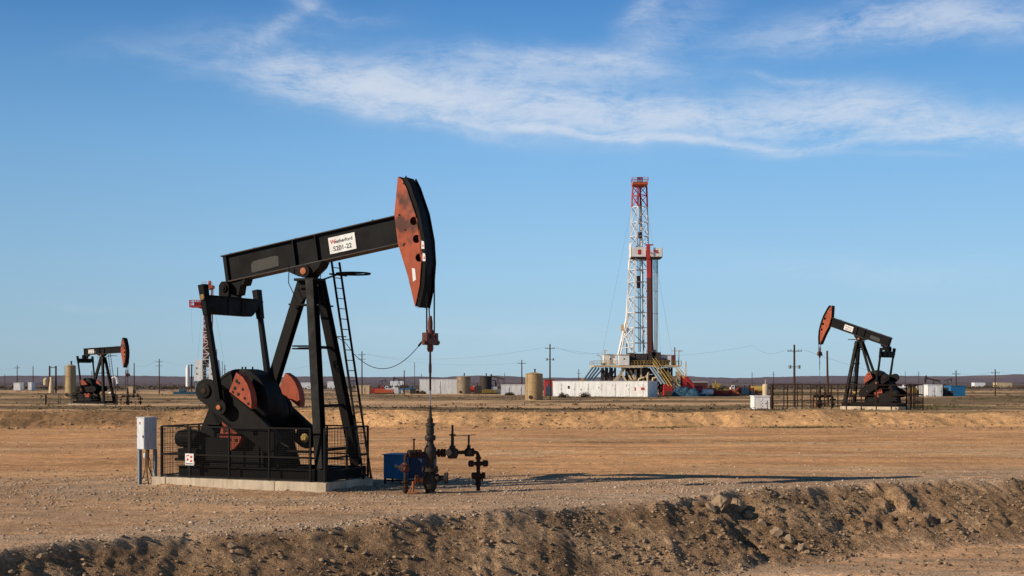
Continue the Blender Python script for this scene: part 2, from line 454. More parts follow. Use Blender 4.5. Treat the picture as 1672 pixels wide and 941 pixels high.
def make_pump(loc, rz, sd, beta, gam, label, group, detail=True, rear2=False, sign_at=(-.3, .6), weights='std', lines=('Weatherford', 'S201-22')):
    """local x = towards the head, local y = -sd*v ; v>0 is the side with the motor"""
    root = empty('pumpjack', loc, rz, label, 'pumpjack', group)
    BE0 = R(8.8); P = Vector((-1.2, 6.65))
    def L(u, w, v): return Vector((u, -sd * v, w))
    def unrot(u, w):
        dx, dz = u - P.x, w - P.y; c, s = math.cos(-BE0), math.sin(-BE0)
        return (dx * c - dz * s, dx * s + dz * c)
    cb, sb = math.cos(R(beta)), math.sin(R(beta))
    def B(x, z, v):                       # beam frame -> local
        return Vector((P.x + x * cb - z * sb, -sd * v, P.y + x * sb + z * cb))
    bf = lambda x, z, y: B(x, z, y)
    lf = lambda u, w, y: L(u, w, y)
    K = M['black']
    bv = .012 if detail else 0
    # --- base frame
    m = MB()
    for v in (1.0, -1.0):
        m.ibeam(L(-5.35, .49, v), L(.12, .49, v), .2, .34, .03)
    for u in (-5.25, -4.1, -2.9, -1.7, -.6, .05):
        m.bar(L(u, .49, -.9), L(u, .49, .9), .16, .28)
    m.b2(L(-.5, .325, 1.16), L(.13, .67, .85)); m.b2(L(-.5, .325, -1.16), L(.13, .67, -.85))
    m.build('base_frame', K, root, bevel=bv)
    # --- gearbox stand + gearbox
    m = MB()
    m.prism([(-5.0, .67), (-4.95, 1.5), (-4.5, 2.45), (-4.2, 2.75), (-3.0, 2.7), (-2.3, 1.9), (-1.9, .67)], .62, .56, fn=lf)
    m.prism([(-5.0, .67), (-4.95, 1.5), (-4.5, 2.45), (-4.2, 2.75), (-3.0, 2.7), (-2.3, 1.9), (-1.9, .67)], -.62, -.56, fn=lf)
    m.b2(L(-4.95, .67, .559), L(-4.8, 1.5, -.559)); m.b2(L(-2.3, .67, .559), L(-2.2, 1.7, -.559))
    m.b2(L(-4.0, 1.9, .559), L(-2.6, 2.0, -.559))
    m.bar(L(-4.9, 1.52, 0), L(-4.3, 2.6, 0), .04, 1.1, up=(0, 1, 0))
    m.build('gearbox_stand', M['black2'], root, bevel=bv)
    m = MB(); m.lathe([(.0, 0), (.62, 0), (.72, .06), (.72, .94), (.62, 1.0), (0, 1.0)], L(-2.95, 2.35, .5), 28, (0, sd, 0))
    m.build('gearbox', K, root)
    # --- big drum housing
    m = MB()
    C = (-3.15, 2.62)
    m.lathe([(.001, 0), (1.0, 0), (1.05, .02), (1.05, .86), (1.0, .9), (.001, .9)], L(C[0], C[1], .93), 48, (0, sd, 0))
    for du in (-.1, .02, .28):
        m.lathe([(.025, 0), (.025, .12)], L(C[0] + du, C[1] + 1.0, .6), 8)
    dr = m.build('drum_housing', K, root)
    m = MB(); m.torus(L(C[0], C[1], .935), .97, .014, (0, 1, 0), 40, 5)
    m.build('rim', M['black2'], dr)
    # --- crank arms and weights
    S = (-2.95, 2.3); cg, sg = math.cos(R(gam)), math.sin(R(gam))
    def rotg(u, w):
        dx, dz = u - S[0], w - S[1]; return (S[0] + dx * cg - dz * sg, S[1] + dx * sg + dz * cg)
    crank = circ(-4.24, 3.0, .36, 10, 232, 60, True) + [(-3.35, 2.93), (-2.5, 2.38), (-1.72, 1.78)] + circ(-1.93, 1.5, .34, 8, 40, -120, True) + [(-2.6, 1.52), (-3.4, 2.02)]
    hole = circ(-2.38, 1.72, .09, 10)
    up_w = [(-2.86, 3.56), (-2.62, 3.42), (-2.46, 3.22), (-2.35, 2.97), (-2.30, 2.7), (-2.32, 2.46), (-3.12, 2.98)]
    lo_w = [(-3.5, 2.07), (-3.42, 2.0), (-2.78, 1.62), (-2.86, 1.42), (-3.02, 1.24), (-3.25, 1.13), (-3.5, 1.1), (-3.68, 1.2)]
    pin = rotg(-3.5, 2.5)
    for side in (1, -1):
        sh = -.26 if side > 0 else 0
        m = MB()
        m.prism([rotg(*p) for p in crank], side * 1.16, side * .95, holes=[[rotg(*p) for p in hole]], fn=lf)
        e = rotg(-4.24, 3.0)
        m.lathe([(.24, 0), (.22, .05), (.12, .06)], L(e[0], e[1], side * 1.16), 20, (0, -sd * side, 0))
        # edge flange of the crank casting
        ex = [rotg(-4.0, 3.30), rotg(-3.35, 2.94), rotg(-2.5, 2.39), rotg(-1.72, 1.79)]
        for a, b in zip(ex, ex[1:]):
            m.bar(L(a[0], a[1], side * 1.12), L(b[0], b[1], side * 1.12), .16, .045)
        cr = m.build('crank', M['black2'], root, bevel=bv)
        m = MB(); m.lathe([(.09, 0), (.085, .03), (.03, .035)], L(e[0], e[1], side * 1.215), 12, (0, -sd * side, 0)); m.build('pin_cap', M['rust'], cr)
        for wt in ((up_w, 'u'), (lo_w, 'l')):
            low = wt[1] == 'l'; m = MB(); q = [rotg(p[0] + (sh if low else 0), p[1]) for p in wt[0]]
            cx0 = sum(p[0] for p in q) / len(q); cz0 = sum(p[1] for p in q) / len(q)
            hs = []
            if wt[1] == 'u':
                bolt = [(-2.84, 3.3), (-2.76, 3.24), (-2.62, 3.05), (-2.9, 3.08), (-2.55, 2.78), (-2.98, 2.97), (-2.78, 2.9), (-2.42, 2.62)]
            else:
                bolt = [(-3.42, 1.75), (-3.2, 1.5), (-3.52, 1.3), (-2.98, 1.48), (-3.3, 1.3)]
            v0_, v1_ = (.93, .66) if low else (1.47, 1.17)
            m.prism(q, side * v0_, side * v1_, fn=lf)
            w = m.build('counterweight', M['red2'], cr, bevel=bv)
            m = MB()
            for k, bb in enumerate(bolt):
                bb = rotg(bb[0] + (sh if low else 0), bb[1]); m.lathe([(.045 if k % 3 else .06, 0), (.04, .012)], L(bb[0], bb[1], side * (v0_ + .002)), 8, (0, -sd * side, 0))
            m.each('bolt_hole', M['hole'], w)
    # --- walking beam
    m = MB()
    m.prism([(-3.0, .24), (-2.92, .235), (3.38, .235), (3.38, 1.03), (-3.0, 1.03)], .13, -.13, fn=bf)
    m.build('beam_web', K, root, bevel=bv)
    wb = m = MB()
    m.prism([(-3.03, 1.03), (3.4, 1.03), (3.4, 1.07), (-3.03, 1.07)], .23, -.23, fn=bf)
    for x, hh in ((-2.8, .05), (-1.9, .05), (-.35, .05), (2.4, .06), (1.2, .03), (3.3, .1)):
        m.prism([(x, 1.0705), (x + .07, 1.0705), (x + .07, 1.0705 + hh), (x, 1.0705 + hh)], .05, -.05, fn=bf)
    m.prism([(-3.03, .19), (3.4, .19), (3.4, .234), (-3.03, .234)], .23, -.23, fn=bf)
    beam = m.build('beam_flange', M['flange'], root, bevel=bv)
    m = MB()
    for x in (-.35, .46):
        for s_ in (1, -1):
            m.prism([(x, .236), (x + .035, .236), (x + .035, 1.028), (x, 1.028)], s_ * .225, s_ * .132, fn=bf)
    m.prism([(-2.96, .236), (-2.84, .236), (-2.84, 1.028), (-2.96, 1.028)], .2, -.2, fn=bf)
    m.each('beam_stiffener', K, root)
    # saddle bearing
    m = MB()
    m.prism([(-.75, .188), (.62, .188), (.5, .03), (.25, -.12), (-.25, -.12), (-.5, .03)], .24, -.24, fn=bf)
    m.lathe([(.2, 0), (.2, .66)], L(P.x, P.y, .33), 20, (0, sd, 0))
    m.b2(L(P.x - .35, 6.36, .34), L(P.x + .38, 6.44, -.34))
    sb_ = m.build('saddle_bearing', M['black2'], root, bevel=bv)
    m = MB(); m.lathe([(.11, 0), (.1, .04), (.03, .05)], L(P.x, P.y, .332), 16, (0, -sd, 0)); m.build('bearing_cap', M['orange'], sb_)
    # faded patch, sign
    m = MB(); m.prism([(-2.0, .38), (-1.95, .33), (-.98, .36), (-.95, .66), (-1.1, .7), (-1.9, .68), (-1.98, .6)], .134, .139, fn=bf)
    m.build('faded_patch', M['fade'], root)
    # the painted number plate (on the viewer's side)
    a0, a1 = sign_at
    sx0 = a0 - P.x
    m = MB(); m.prism([(sx0, .36), (sx0 + .93, .36), (sx0 + .93, .86), (sx0, .86)], .135, .150, fn=bf)
    sg_ = m.build('number_plate', M['sign'], root)
    # plate text frame: x along reading direction on the viewer side
    flip = 1 if sd > 0 else -1
    def plate(xo, zo):
        xx = sx0 + xo if flip > 0 else sx0 + .93 - xo
        o = B(xx, .36 + zo, .151)
        ex = (B(1, 0, .151) - B(0, 0, .151)) * flip; ez = B(0, 1, .151) - B(0, 0, .151); ey = ex.cross(ez)
        mt = Matrix.Identity(4)
        for i in range(3): mt[i][0] = ex[i]; mt[i][1] = ez[i]; mt[i][2] = ey[i]; mt[i][3] = o[i]
        return mt
    text_mesh('eatherford', .148, M['text'], 'lettering', sg_, plate(.20, .30))
    text_mesh('W', .18, M['redtext'], 'red_initial', sg_, plate(.055, .295), .004)
    text_mesh(lines[1], .2, M['text'], 'lettering', sg_, plate(.13, .07))
    # --- horse head
    hl = [unrot(*p) for p in [(2.05, 9.33), (1.93, 8.24), (2.05, 7.36), (2.37, 6.43), (2.62, 5.5), (2.76, 5.40)]]
    rad = [(4.13, -16.8), (4.14, -8), (4.16, 2), (4.19, 11), (4.26, 22), (4.36, 33), (4.4, 37.4)]
    arc = [unrot(P.x + r * math.cos(R(a)), P.y + r * math.sin(R(a))) for r, a in rad]
    side_poly = hl + [unrot(P.x + (r - .13) * math.cos(R(a)), P.y + (r - .13) * math.sin(R(a))) for r, a in rad]
    holes = [circ(*unrot(*c), .125, 14) for c in ((2.58, 8.0), (2.67, 7.47), (2.76, 6.92))]
    for s_ in (1, -1):
        m = MB(); m.prism(side_poly, s_ * .30, s_ * .275, holes=holes, fn=bf)
        hd = m.build('head_side_plate', M['red'], root)
        m = MB()
        for p in [(2.25, 9.12), (2.75, 5.72), (2.1, 8.2), (2.27, 7.35), (2.24, 7.3), (2.3, 7.75)]:
            m.lathe([(.03, 0), (.03, .012)], B(*unrot(*p), s_ * .3005), 8, (0, -sd * s_, 0))
        m.each('bolt', M['hole'], hd)
        if s_ == 1 and detail:
            m = MB(); m.prism([unrot(*p) for p in [(2.52, 6.62), (2.62, 6.6), (2.66, 6.28), (2.56, 6.22), (2.54, 6.4)]], .3005, .304, fn=bf)
            m.build('sticker', M['sign'], hd)
    m = MB()
    inner = [unrot(P.x + (r - .125) * math.cos(R(a)), P.y + (r - .125) * math.sin(R(a))) for r, a in rad][::-1]
    m.prism(arc + inner, .24, -.24, fn=bf)
    # back frame of the head that closes it towards the beam
    m.prism([hl[0], hl[1], (hl[1][0] + .05, hl[1][1]), (hl[0][0] + .05, hl[0][1])], .27, -.27, fn=bf)
    m.prism([hl[2], hl[3], hl[4], (hl[4][0] + .04, hl[4][1]), (hl[3][0] + .04, hl[3][1]), (hl[2][0] + .04, hl[2][1])], .27, -.27, fn=bf)
    lip2 = [unrot(P.x + (r + .05) * math.cos(R(a)), P.y + (r + .05) * math.sin(R(a))) for r, a in rad]
    inn2 = [unrot(P.x + (r - .07) * math.cos(R(a)), P.y + (r - .128) * math.sin(R(a))) for r, a in rad][::-1]
    for s_ in (1, -1):
        m.prism(lip2 + inn2, s_ * .325, s_ * .303, fn=bf)
    m.build('head_rim', K, root, bevel=bv)
    if detail:
        for w_, c_ in ((7.28, 'sign'), (6.92, 'sign')):
            m = MB(); uu = P.x + math.sqrt(4.15 ** 2 - (w_ - P.y) ** 2)
            m.prism([unrot(uu - .05, w_ - .11), unrot(uu + .045, w_ - .11), unrot(uu + .03, w_ + .1), unrot(uu - .05, w_ + .13)], .3255, .329, fn=bf)
            st_ = m.build('rim_sticker', M[c_], root)
            m = MB(); m.prism([unrot(uu - .03, w_ - .05), unrot(uu + .03, w_ - .05), unrot(uu + .0, w_ + .04)], .3295, .331, fn=bf); m.build('sticker_mark', M['redtext'], st_)
    # --- bridle, carrier, rod
    dw = R(beta - 8.8) * 4.16
    cu = 2.97; cw = 4.52 + dw
    m = MB()
    for v in (.24, -.24):
        pts = [B(*unrot(P.x + 4.20 * math.cos(R(a)), P.y + 4.2 * math.sin(R(a))), v) for a in (34, 24, 12, 0)]
        pts = [L(cu + .01, cw + .02, v)] + [L(cu + .01, P.y - .4 + dw * .5, v)] + pts[::-1][1:]
        m.tube(pts, .022, 6)
    m.tube([L(cu, cw + .3, 0), L(cu - .05, 5.6 + dw, 0)], .018, 6)
    m.each('bridle_cable', M['black2'], root)
    m = MB()
    m.b2(L(cu - .1, cw - .16, .33), L(cu + .1, cw + .02, -.33))
    m.b2(L(cu - .08, cw - .1, .36), L(cu + .08, cw + .2, .2)); m.b2(L(cu - .08, cw - .1, -.36), L(cu + .08, cw + .2, -.2))
    m.lathe([(.09, 0), (.12, .05), (.1, .14), (.13, .2), (.09, .3), (.07, .33), (.075, .5), (.05, .72)], L(cu, cw - .02, 0), 12)
    m.lathe([(.07, 0), (.1, .1), (.08, .26)], L(cu, cw - .36, 0), 12)
    m.lathe([(.06, 0), (.06, .1)], L(cu, cw - .08, .36), 8, (0, -sd, 0)); m.lathe([(.08, 0), (.08, .12)], L(cu, cw - .08, -.36), 8, (0, sd, 0))
    m.build('carrier_bar', M['dkred'], root)
    m = MB(); m.tube([L(cu, 1.6, 0), L(cu, cw - .3, 0)], .022, 8); m.build('polished_rod', M['steel'], root)
    m = MB(); m.lathe([(.03, 0), (.035, .5), (.045, .55), (.045, .75), (.035, .8), (.03, 1.15)], L(cu, cw - 1.5, 0), 8); m.build('rod_clamp', M['rust'], root)
    # --- samson post
    ft = [(-.98, 6.38, .22), (-.98, 6.38, -.22)]; fb = [(-.13, .67, 1.03), (-.13, .67, -1.03)]
    for a, b in zip(ft, fb):
        m = MB(); m.ibeam(L(*a), L(*b), .27, .3, .03, up=(0, 1, 0)); m.build('leg', M['black2'], root, bevel=bv and .006)
    if rear2: rr_ = [((-1.38, 6.38, .2), (-3.35, .67, .75)), ((-1.38, 6.38, -.2), (-3.35, .67, -.75))]
    else: rr_ = [((-1.38, 6.38, 0), (-3.2, 1.4, 0))]
    for a, b in rr_:
        m = MB(); m.ibeam(L(*a), L(*b), .34 if not rear2 else .2, .26 if not rear2 else .18, .03, up=(0, 1, 0)); m.build('leg', M['black2'], root, bevel=bv and .006)
    def fl(t, s_): return [x + (y - x) * t for x, y in zip((-.98, 6.38, .22 * s_), (-.13, .67, 1.03 * s_))]
    m = MB()
    for t in (.12, .36, .67, .9):
        a, b = fl(t, 1), fl(t, -1); m.bar(L(*a), L(*b), .07, .09)
    m.bar(L(-1.5, 6.2, .28), L(-.7, 6.2, .28), .03, .05); m.bar(L(-1.75, 5.65, .3), L(-.6, 5.6, .4), .04, .05)
    m.bar(L(-1.75, 5.65, -.3), L(-.6, 5.6, -.4), .04, .05)
    m.prism([(-1.42, 6.36), (-.9, 6.36), (-.8, 5.6), (-1.0, 5.55), (-1.12, 6.0), (-1.5, 5.6), (-1.72, 5.65)], .16, .13, fn=lf)
    for u_, v_ in ((-1.5, .36), (-.78, -.3)):
        m.tube([L(u_ - .2, 6.85, v_), L(u_ - .22, 6.3, v_), L(u_, 5.9, v_), L(u_ + .1, 5.7, v_)], .014, 5)
    m.each('cross_brace', M['black2'], root)
    # small work step
    m = MB(); a = fl(.36, 1)
    m.torus(L(a[0] - .45, 4.36, a[2]), .3, .02, (0, 0, 1), 14, 5); m.torus(L(a[0] - .45, 4.28, a[2]), .3, .02, (0, 0, 1), 14, 5)
    m.bar(L(a[0] - .6, 4.3, a[2]), L(a[0], 4.3, a[2]), .04, .05)
    m.build('step_bracket', K, root)
    # ladder
    m = MB()
    la, lb = (-.72, 7.0), (.42, .3)
    for v in (-.5, -.96):
        m.bar(L(la[0], la[1], v), L(lb[0], lb[1], v), .04, .06)
    m.each('ladder_rail', K, root)
    m = MB()
    nr = 21
    for k in range(nr):
        t = (k + .6) / nr; m.tube([L(la[0] + (lb[0] - la[0]) * t, la[1] + (lb[1] - la[1]) * t, v) for v in (-.5, -.96)], .014, 5)
    for t in (.3, .62):
        a = fl(t, -1); tt = (la[1] - a[1]) / (la[1] - lb[1]); m.bar(L(*a), L(la[0] + (lb[0] - la[0]) * tt, a[1], -.73), .03, .03)
    m.each('ladder_rung', K, root)
    m = MB()
    m.torus(L(-.15, 6.62, -.85), .52, .03, (0, 0, 1), 28, 6); m.bar(L(-.72, 6.6, -.4), L(-.66, 6.6, -1.3), .04, .05)
    m.bar(L(-1.0, 6.4, -.3), L(-.6, 6.58, -.6), .03, .05); m.bar(L(-.66, 6.6, -.6), L(.3, 6.6, -.6), .03, .03)
    m.build('safety_hoop', K, root)
    # --- equalizer + tail bearing
    tb = B(*unrot(-4.1, 6.2), 0); tu, tw = tb.x, tb.z
    m = MB()
    m.prism([(-1.3, tw - .27), (1.3, tw - .27), (1.3, tw - .55), (1.02, tw - .78), (.9, tw - .84), (-.9, tw - .84), (-1.02, tw - .78), (-1.3, tw - .55)], tu - .15, tu + .15,
            fn=lambda v, w, u: L(u, w, v))
    m.b2(L(tu - .2, tw - .3, 1.3), L(tu + .2, tw - .265, -1.3))
    for v in (.35, -.35): m.b2(L(tu - .17, tw - .8, v + .02), L(tu + .17, tw - .3, v - .02))
    m.build('equalizer_bar', K, root, bevel=bv)
    m = MB()
    pl = [(tu + x, tw + z) for x, z in ((-.22, -.26), (-.22, .1), (-.12, .22), (.06, .22), (.16, .1), (.16, -.26))]
    for v in (.28, -.28): m.prism(pl, v + .07, v - .07, fn=lf)
    m.lathe([(.12, 0), (.12, .8)], L(tu - .02, tw, .4), 14, (0, sd, 0))
    m.lathe([(.07, 0), (.06, .03)], L(tu - .02, tw, .4), 10, (0, -sd, 0))
    q = [unrot(x, z) for x, z in ((-4.32, 6.42), (-3.5, 6.52), (-3.62, 6.3), (-3.68, 6.0), (-3.85, 5.97), (-4.12, 6.1))]
    m.prism(q, .17, -.17, fn=bf)
    m.prism([unrot(*p) for p in ((-3.55, 6.49), (-3.4, 6.52), (-3.48, 6.3), (-3.62, 6.28))], .2, -.2, fn=bf)
    m.build('tail_bearing', K, root, bevel=bv)
    for side in (1, -1):
        m = MB()
        a = L(tu, tw - .05, side * 1.42); b = L(pin[0], pin[1], side * 1.36)
        d = (b - a).normalized()
        m.bar(a - d * .1, a + d * .85, .22, .26, up=(0, 1, 0), w2=.17, h2=.22)
        m.bar(a + d * .8, b - d * .2, .13, .17, up=(0, 1, 0), w2=.17, h2=.2)
        pm = m.build('pitman_arm', K, root, bevel=bv)
        m = MB(); m.lathe([(.24, 0), (.24, .16)], b + Vector((0, -sd * side * .09, 0)), 20, (0, sd * side, 0))
        m.lathe([(.13, 0), (.13, .2)], b + Vector((0, sd * side * .2, 0)), 12, (0, sd * side, 0))
        m.build('pitman_bearing', M['black2'], pm)
        m = MB(); m.lathe([(.08, 0), (.075, .05), (.03, .055)], b + Vector((0, -sd * side * .09, 0)), 12, (0, -sd * side, 0)); m.build('pin_cap', M['orange'], pm)
        m = MB(); m.lathe([(.1, 0), (.08, .03)], a + d * .3 + Vector((0, -sd * side * .135, 0)), 10, (0, -sd * side, 0)); m.build('grease_cap', M['yellow'] if detail else K, pm)
    # --- motor + belt guard
    m = MB()
    m.lathe([(.1, -.08), (.24, -.06), (.265, .0), (.265, .6), (.22, .72), (.1, .74)], L(-5.35, 1.5, .9), 22, (1, 0, 0))
    for k in range(14):
        an = 2 * math.pi * k / 14; c_, s_ = math.cos(an), math.sin(an)
        m.box(L(-5.0, 1.5 + .278 * c_, .9 + .278 * s_), (.5, .02, .03))
    m.b2(L(-5.3, .9, 1.1), L(-4.6, 1.2, .7)); m.b2(L(-5.4, .82, 1.15), L(-4.5, .9, .65))
    mo = m.build('motor', M['black2'], root)
    m = MB(); m.lathe([(.1, 0), (.06, .05)], L(-5.46, 1.5, .9), 10, (-1, 0, 0)); m.build('shaft_end', M['dkred'], mo)
    m = MB()
    bg = circ(-2.95, 2.35, .55, 12, -40, 130, True) + circ(-5.0, 1.5, .36, 10, 115, 290, True)
    m.prism(bg, -.95, -.78, fn=lf)
    m.build('belt_guard', K, root, bevel=bv)
    # boxes and small machinery inside the base
    m = MB()
    m.b2(L(-4.75, .67, .98), L(-3.5, 1.55, .64)); m.b2(L(-4.6, 1.95, 1.02), L(-3.8, 1.99, .5))
    m.bar(L(-4.6, 1.96, .98), L(-4.6, 1.5, .98), .05); m.b2(L(-3.4, .67, .95), L(-2.4, 1.15, .66))
    m.bar(L(-2.3, .67, .9), L(-2.3, 1.5, .9), .06); m.bar(L(-1.9, 1.2, .9), L(-.3, 1.2, .9), .05); m.bar(L(-1.9, .9, -.5), L(-.3, .9, -.5), .06)
    m.build('brake_box', M['black2'], root)
    m = MB(); m.tube([L(-2.75, 2.15, .5), L(-2.4, 2.0, .75), L(-2.0, 1.75, .85), L(-1.75, 1.45, .8), L(-1.5, 1.3, .7)], .02, 6)
    m.build('brake_cable', M['cream'], root)
    m = MB(); m.lathe([(.1, 0), (.14, .06), (.08, .12)], L(-.95, 1.58, .6), 10, (0, -sd, 0)); m.build('brake_handle', M['yellow'], root)
    return root, L


PA = empty  # alias
RZ1 = R(-24); O1 = Vector((-5.12, 40.86, 0))
pump1, L1 = make_pump((O1.x, O1.y, 0), RZ1, 1, 8.8, 0, 'large black pumpjack with orange-red horsehead nearest the camera, on a concrete slab', 'pumpjacks at work')


def W1(u, w, v):     # main-pump local -> world
    p = L1(u, w, v); c, s = math.cos(RZ1), math.sin(RZ1)
    return Vector((O1.x + p.x * c - p.y * s, O1.y + p.x * s + p.y * c, p.z))


# load cell cable
m = MB()
a = L1(2.85, 4.45, .3); b = L1(.0, 4.15, -.6); pts = []
for k in range(21):
    t = k / 20; p = a.lerp(b, t); p.z -= 4 * .62 * t * (1 - t) + .0; pts.append(p)
pts += [L1(-.3, 4.5, -.6), L1(-.62, 4.7, -.5)]
m.tube(pts, .011, 5); m.tube([a, a.lerp(pts[1], .9)], .03, 6)
m.build('load_cell_cable', M['black2'], pump1)

# second and third pumpjack
P2 = (G(1385, 128), 128.0); P3 = (G(179, 165), 165.0)
PADS += [(P2[0] - 3, P2[1], 11, .42), (P3[0] + 1, P3[1], 9, -.05), (0, 0, .01, 0)]
pump2, L2 = make_pump((P2[0], P2[1], .42), R(140), -1, 19, 0, 'black pumpjack at right, red head raised to the left, inside a rusty rail fence', 'pumpjacks at work', detail=False, rear2=True)
pump3, L3 = make_pump((P3[0], P3[1], -.05), R(-24), 1, 2.5, 35, 'small distant black pumpjack at far left standing before a tapered beige tank', 'pumpjacks at work', detail=False, sign_at=(-3.4, 0))
pump2.scale = (1.0, 1.0, 1.0); pump3.scale = (.93, .93, .93)

# ------------------------------------------------------------------ slabs
def slab(name, rootloc, rz, u0, u1, v, z0, z1, label, lfn, joint=True):
    r = empty(name, rootloc, rz, label, 'slab')
    if joint:
        m = MB(); m.b2(lfn(u0 + .55, z0, v), lfn(-1.55, z1, -v)); m.build('slab_section', M['concrete'], r, bevel=.015)
        m = MB(); m.b2(lfn(-1.53, z0, v + .004), lfn(u1, z1 + .001, -v)); m.build('slab_section', M['concrete'], r, bevel=.015)
        m = MB(); m.b2(lfn(u0, z0, v + .004), lfn(u0 + .53, z1, -v)); m.build('slab_section', M['concrete'], r, bevel=.015)
    else:
        m = MB(); m.b2(lfn(u0, z0, v), lfn(u1, z1, -v)); m.build('slab_section', M['concrete'], r)
    return r


slab('concrete_slab', (O1.x, O1.y, 0), RZ1, -6.1, .25, 1.38, -.2, .31, 'long pale concrete slab under the nearest pumpjack', L1)
slab('concrete_slab', (P2[0], P2[1], .42), R(140), -5.6, .2, 1.3, -.2, .3, 'thin white concrete slab under the right-hand pumpjack', L2, False)
slab('concrete_slab', (P3[0], P3[1], -.05), RZ1, -5.6, .2, 1.3, -.2, .25, 'thin concrete slab under the small pumpjack at far left', L3, False)


# ------------------------------------------------------------------ mesh fence of the main pump
fence = empty('mesh_fence', (O1.x, O1.y, .31), RZ1, 'black wire mesh guard fence around the base of the nearest pumpjack', 'fence')
def LF(u, w, v): return L1(u, w - .31, v)
corners = [(-5.8, 1.28), (.12, 1.28), (.12, -1.28), (-5.8, -1.28)]
FH = 1.58
def fence_run(a, b, nseg, parent, mk=True, gap=.058):
    a = Vector(a); b = Vector(b); n = (b - a)
    for i in range(nseg + 1):
        p = a.lerp(b, i / nseg)
        m = MB(); m.bar(LF(p.x, .31, p.y), LF(p.x, .31 + FH, p.y), .05); m.build('post', K_, parent)
    m = MB()
    for w in (.36, 1.02, .31 + FH):
        m.bar(LF(a.x, w, a.y), LF(b.x, w, b.y), .04, .045)
    m.each('rail', K_, parent)
    if mk:
        m = MB(); Ln = n.length; k = int(Ln / gap)
        for i in range(1, k):
            p = a.lerp(b, i / k); m.bar(LF(p.x, .37, p.y), LF(p.x, .3 + FH, p.y), .0065)
        for i in range(1, int((FH - .05) / gap)):
            w = .36 + i * gap; m.bar(LF(a.x, w, a.y), LF(b.x, w, b.y), .0065)
        m.build('wire_mesh', M['black2'], parent, smooth=False)
K_ = M['black2']
fence_run((-5.8, 1.28), (-4.75, 1.28), 1, fence)
fence_run((-4.7, 1.28), (-.35, 1.28), 3, fence)
fence_run((.12, 1.25), (.12, -1.28), 2, fence, gap=.09)
fence_run((.12, -1.28), (-5.8, -1.28), 4, fence, gap=.12)
fence_run((-5.8, -1.28), (-5.8, 1.24), 2, fence, gap=.12)


nx = (-4.98, -4.66)
def NQ(u, w, v): return LF(u + .12, w, v)
m = MB(); m.prism([(-4.98, .70), (-4.66, .70), (-4.66, 1.06), (-4.98, 1.06)], 1.315, 1.325, fn=NQ)
nt_ = m.build('notice_plate', M['sign'], fence)
m = MB()
for k, (a, b, c, d) in enumerate([(-4.94, .97, -4.82, 1.02), (-4.80, .92, -4.70, 1.0), (-4.93, .84, -4.84, .92), (-4.8, .80, -4.7, .87)]):
    m.prism([(a, b), (c, b + .01), (c - .02, d), (a + .02, d - .01)], 1.326, 1.329, fn=NQ)
m.each('notice_print', M['redtext'], nt_)
m = MB(); m.prism([(-4.95, .73), (-4.69, .73), (-4.69, .76), (-4.95, .76)], 1.326, 1.329, fn=NQ); m.build('notice_line', M['text'], nt_)


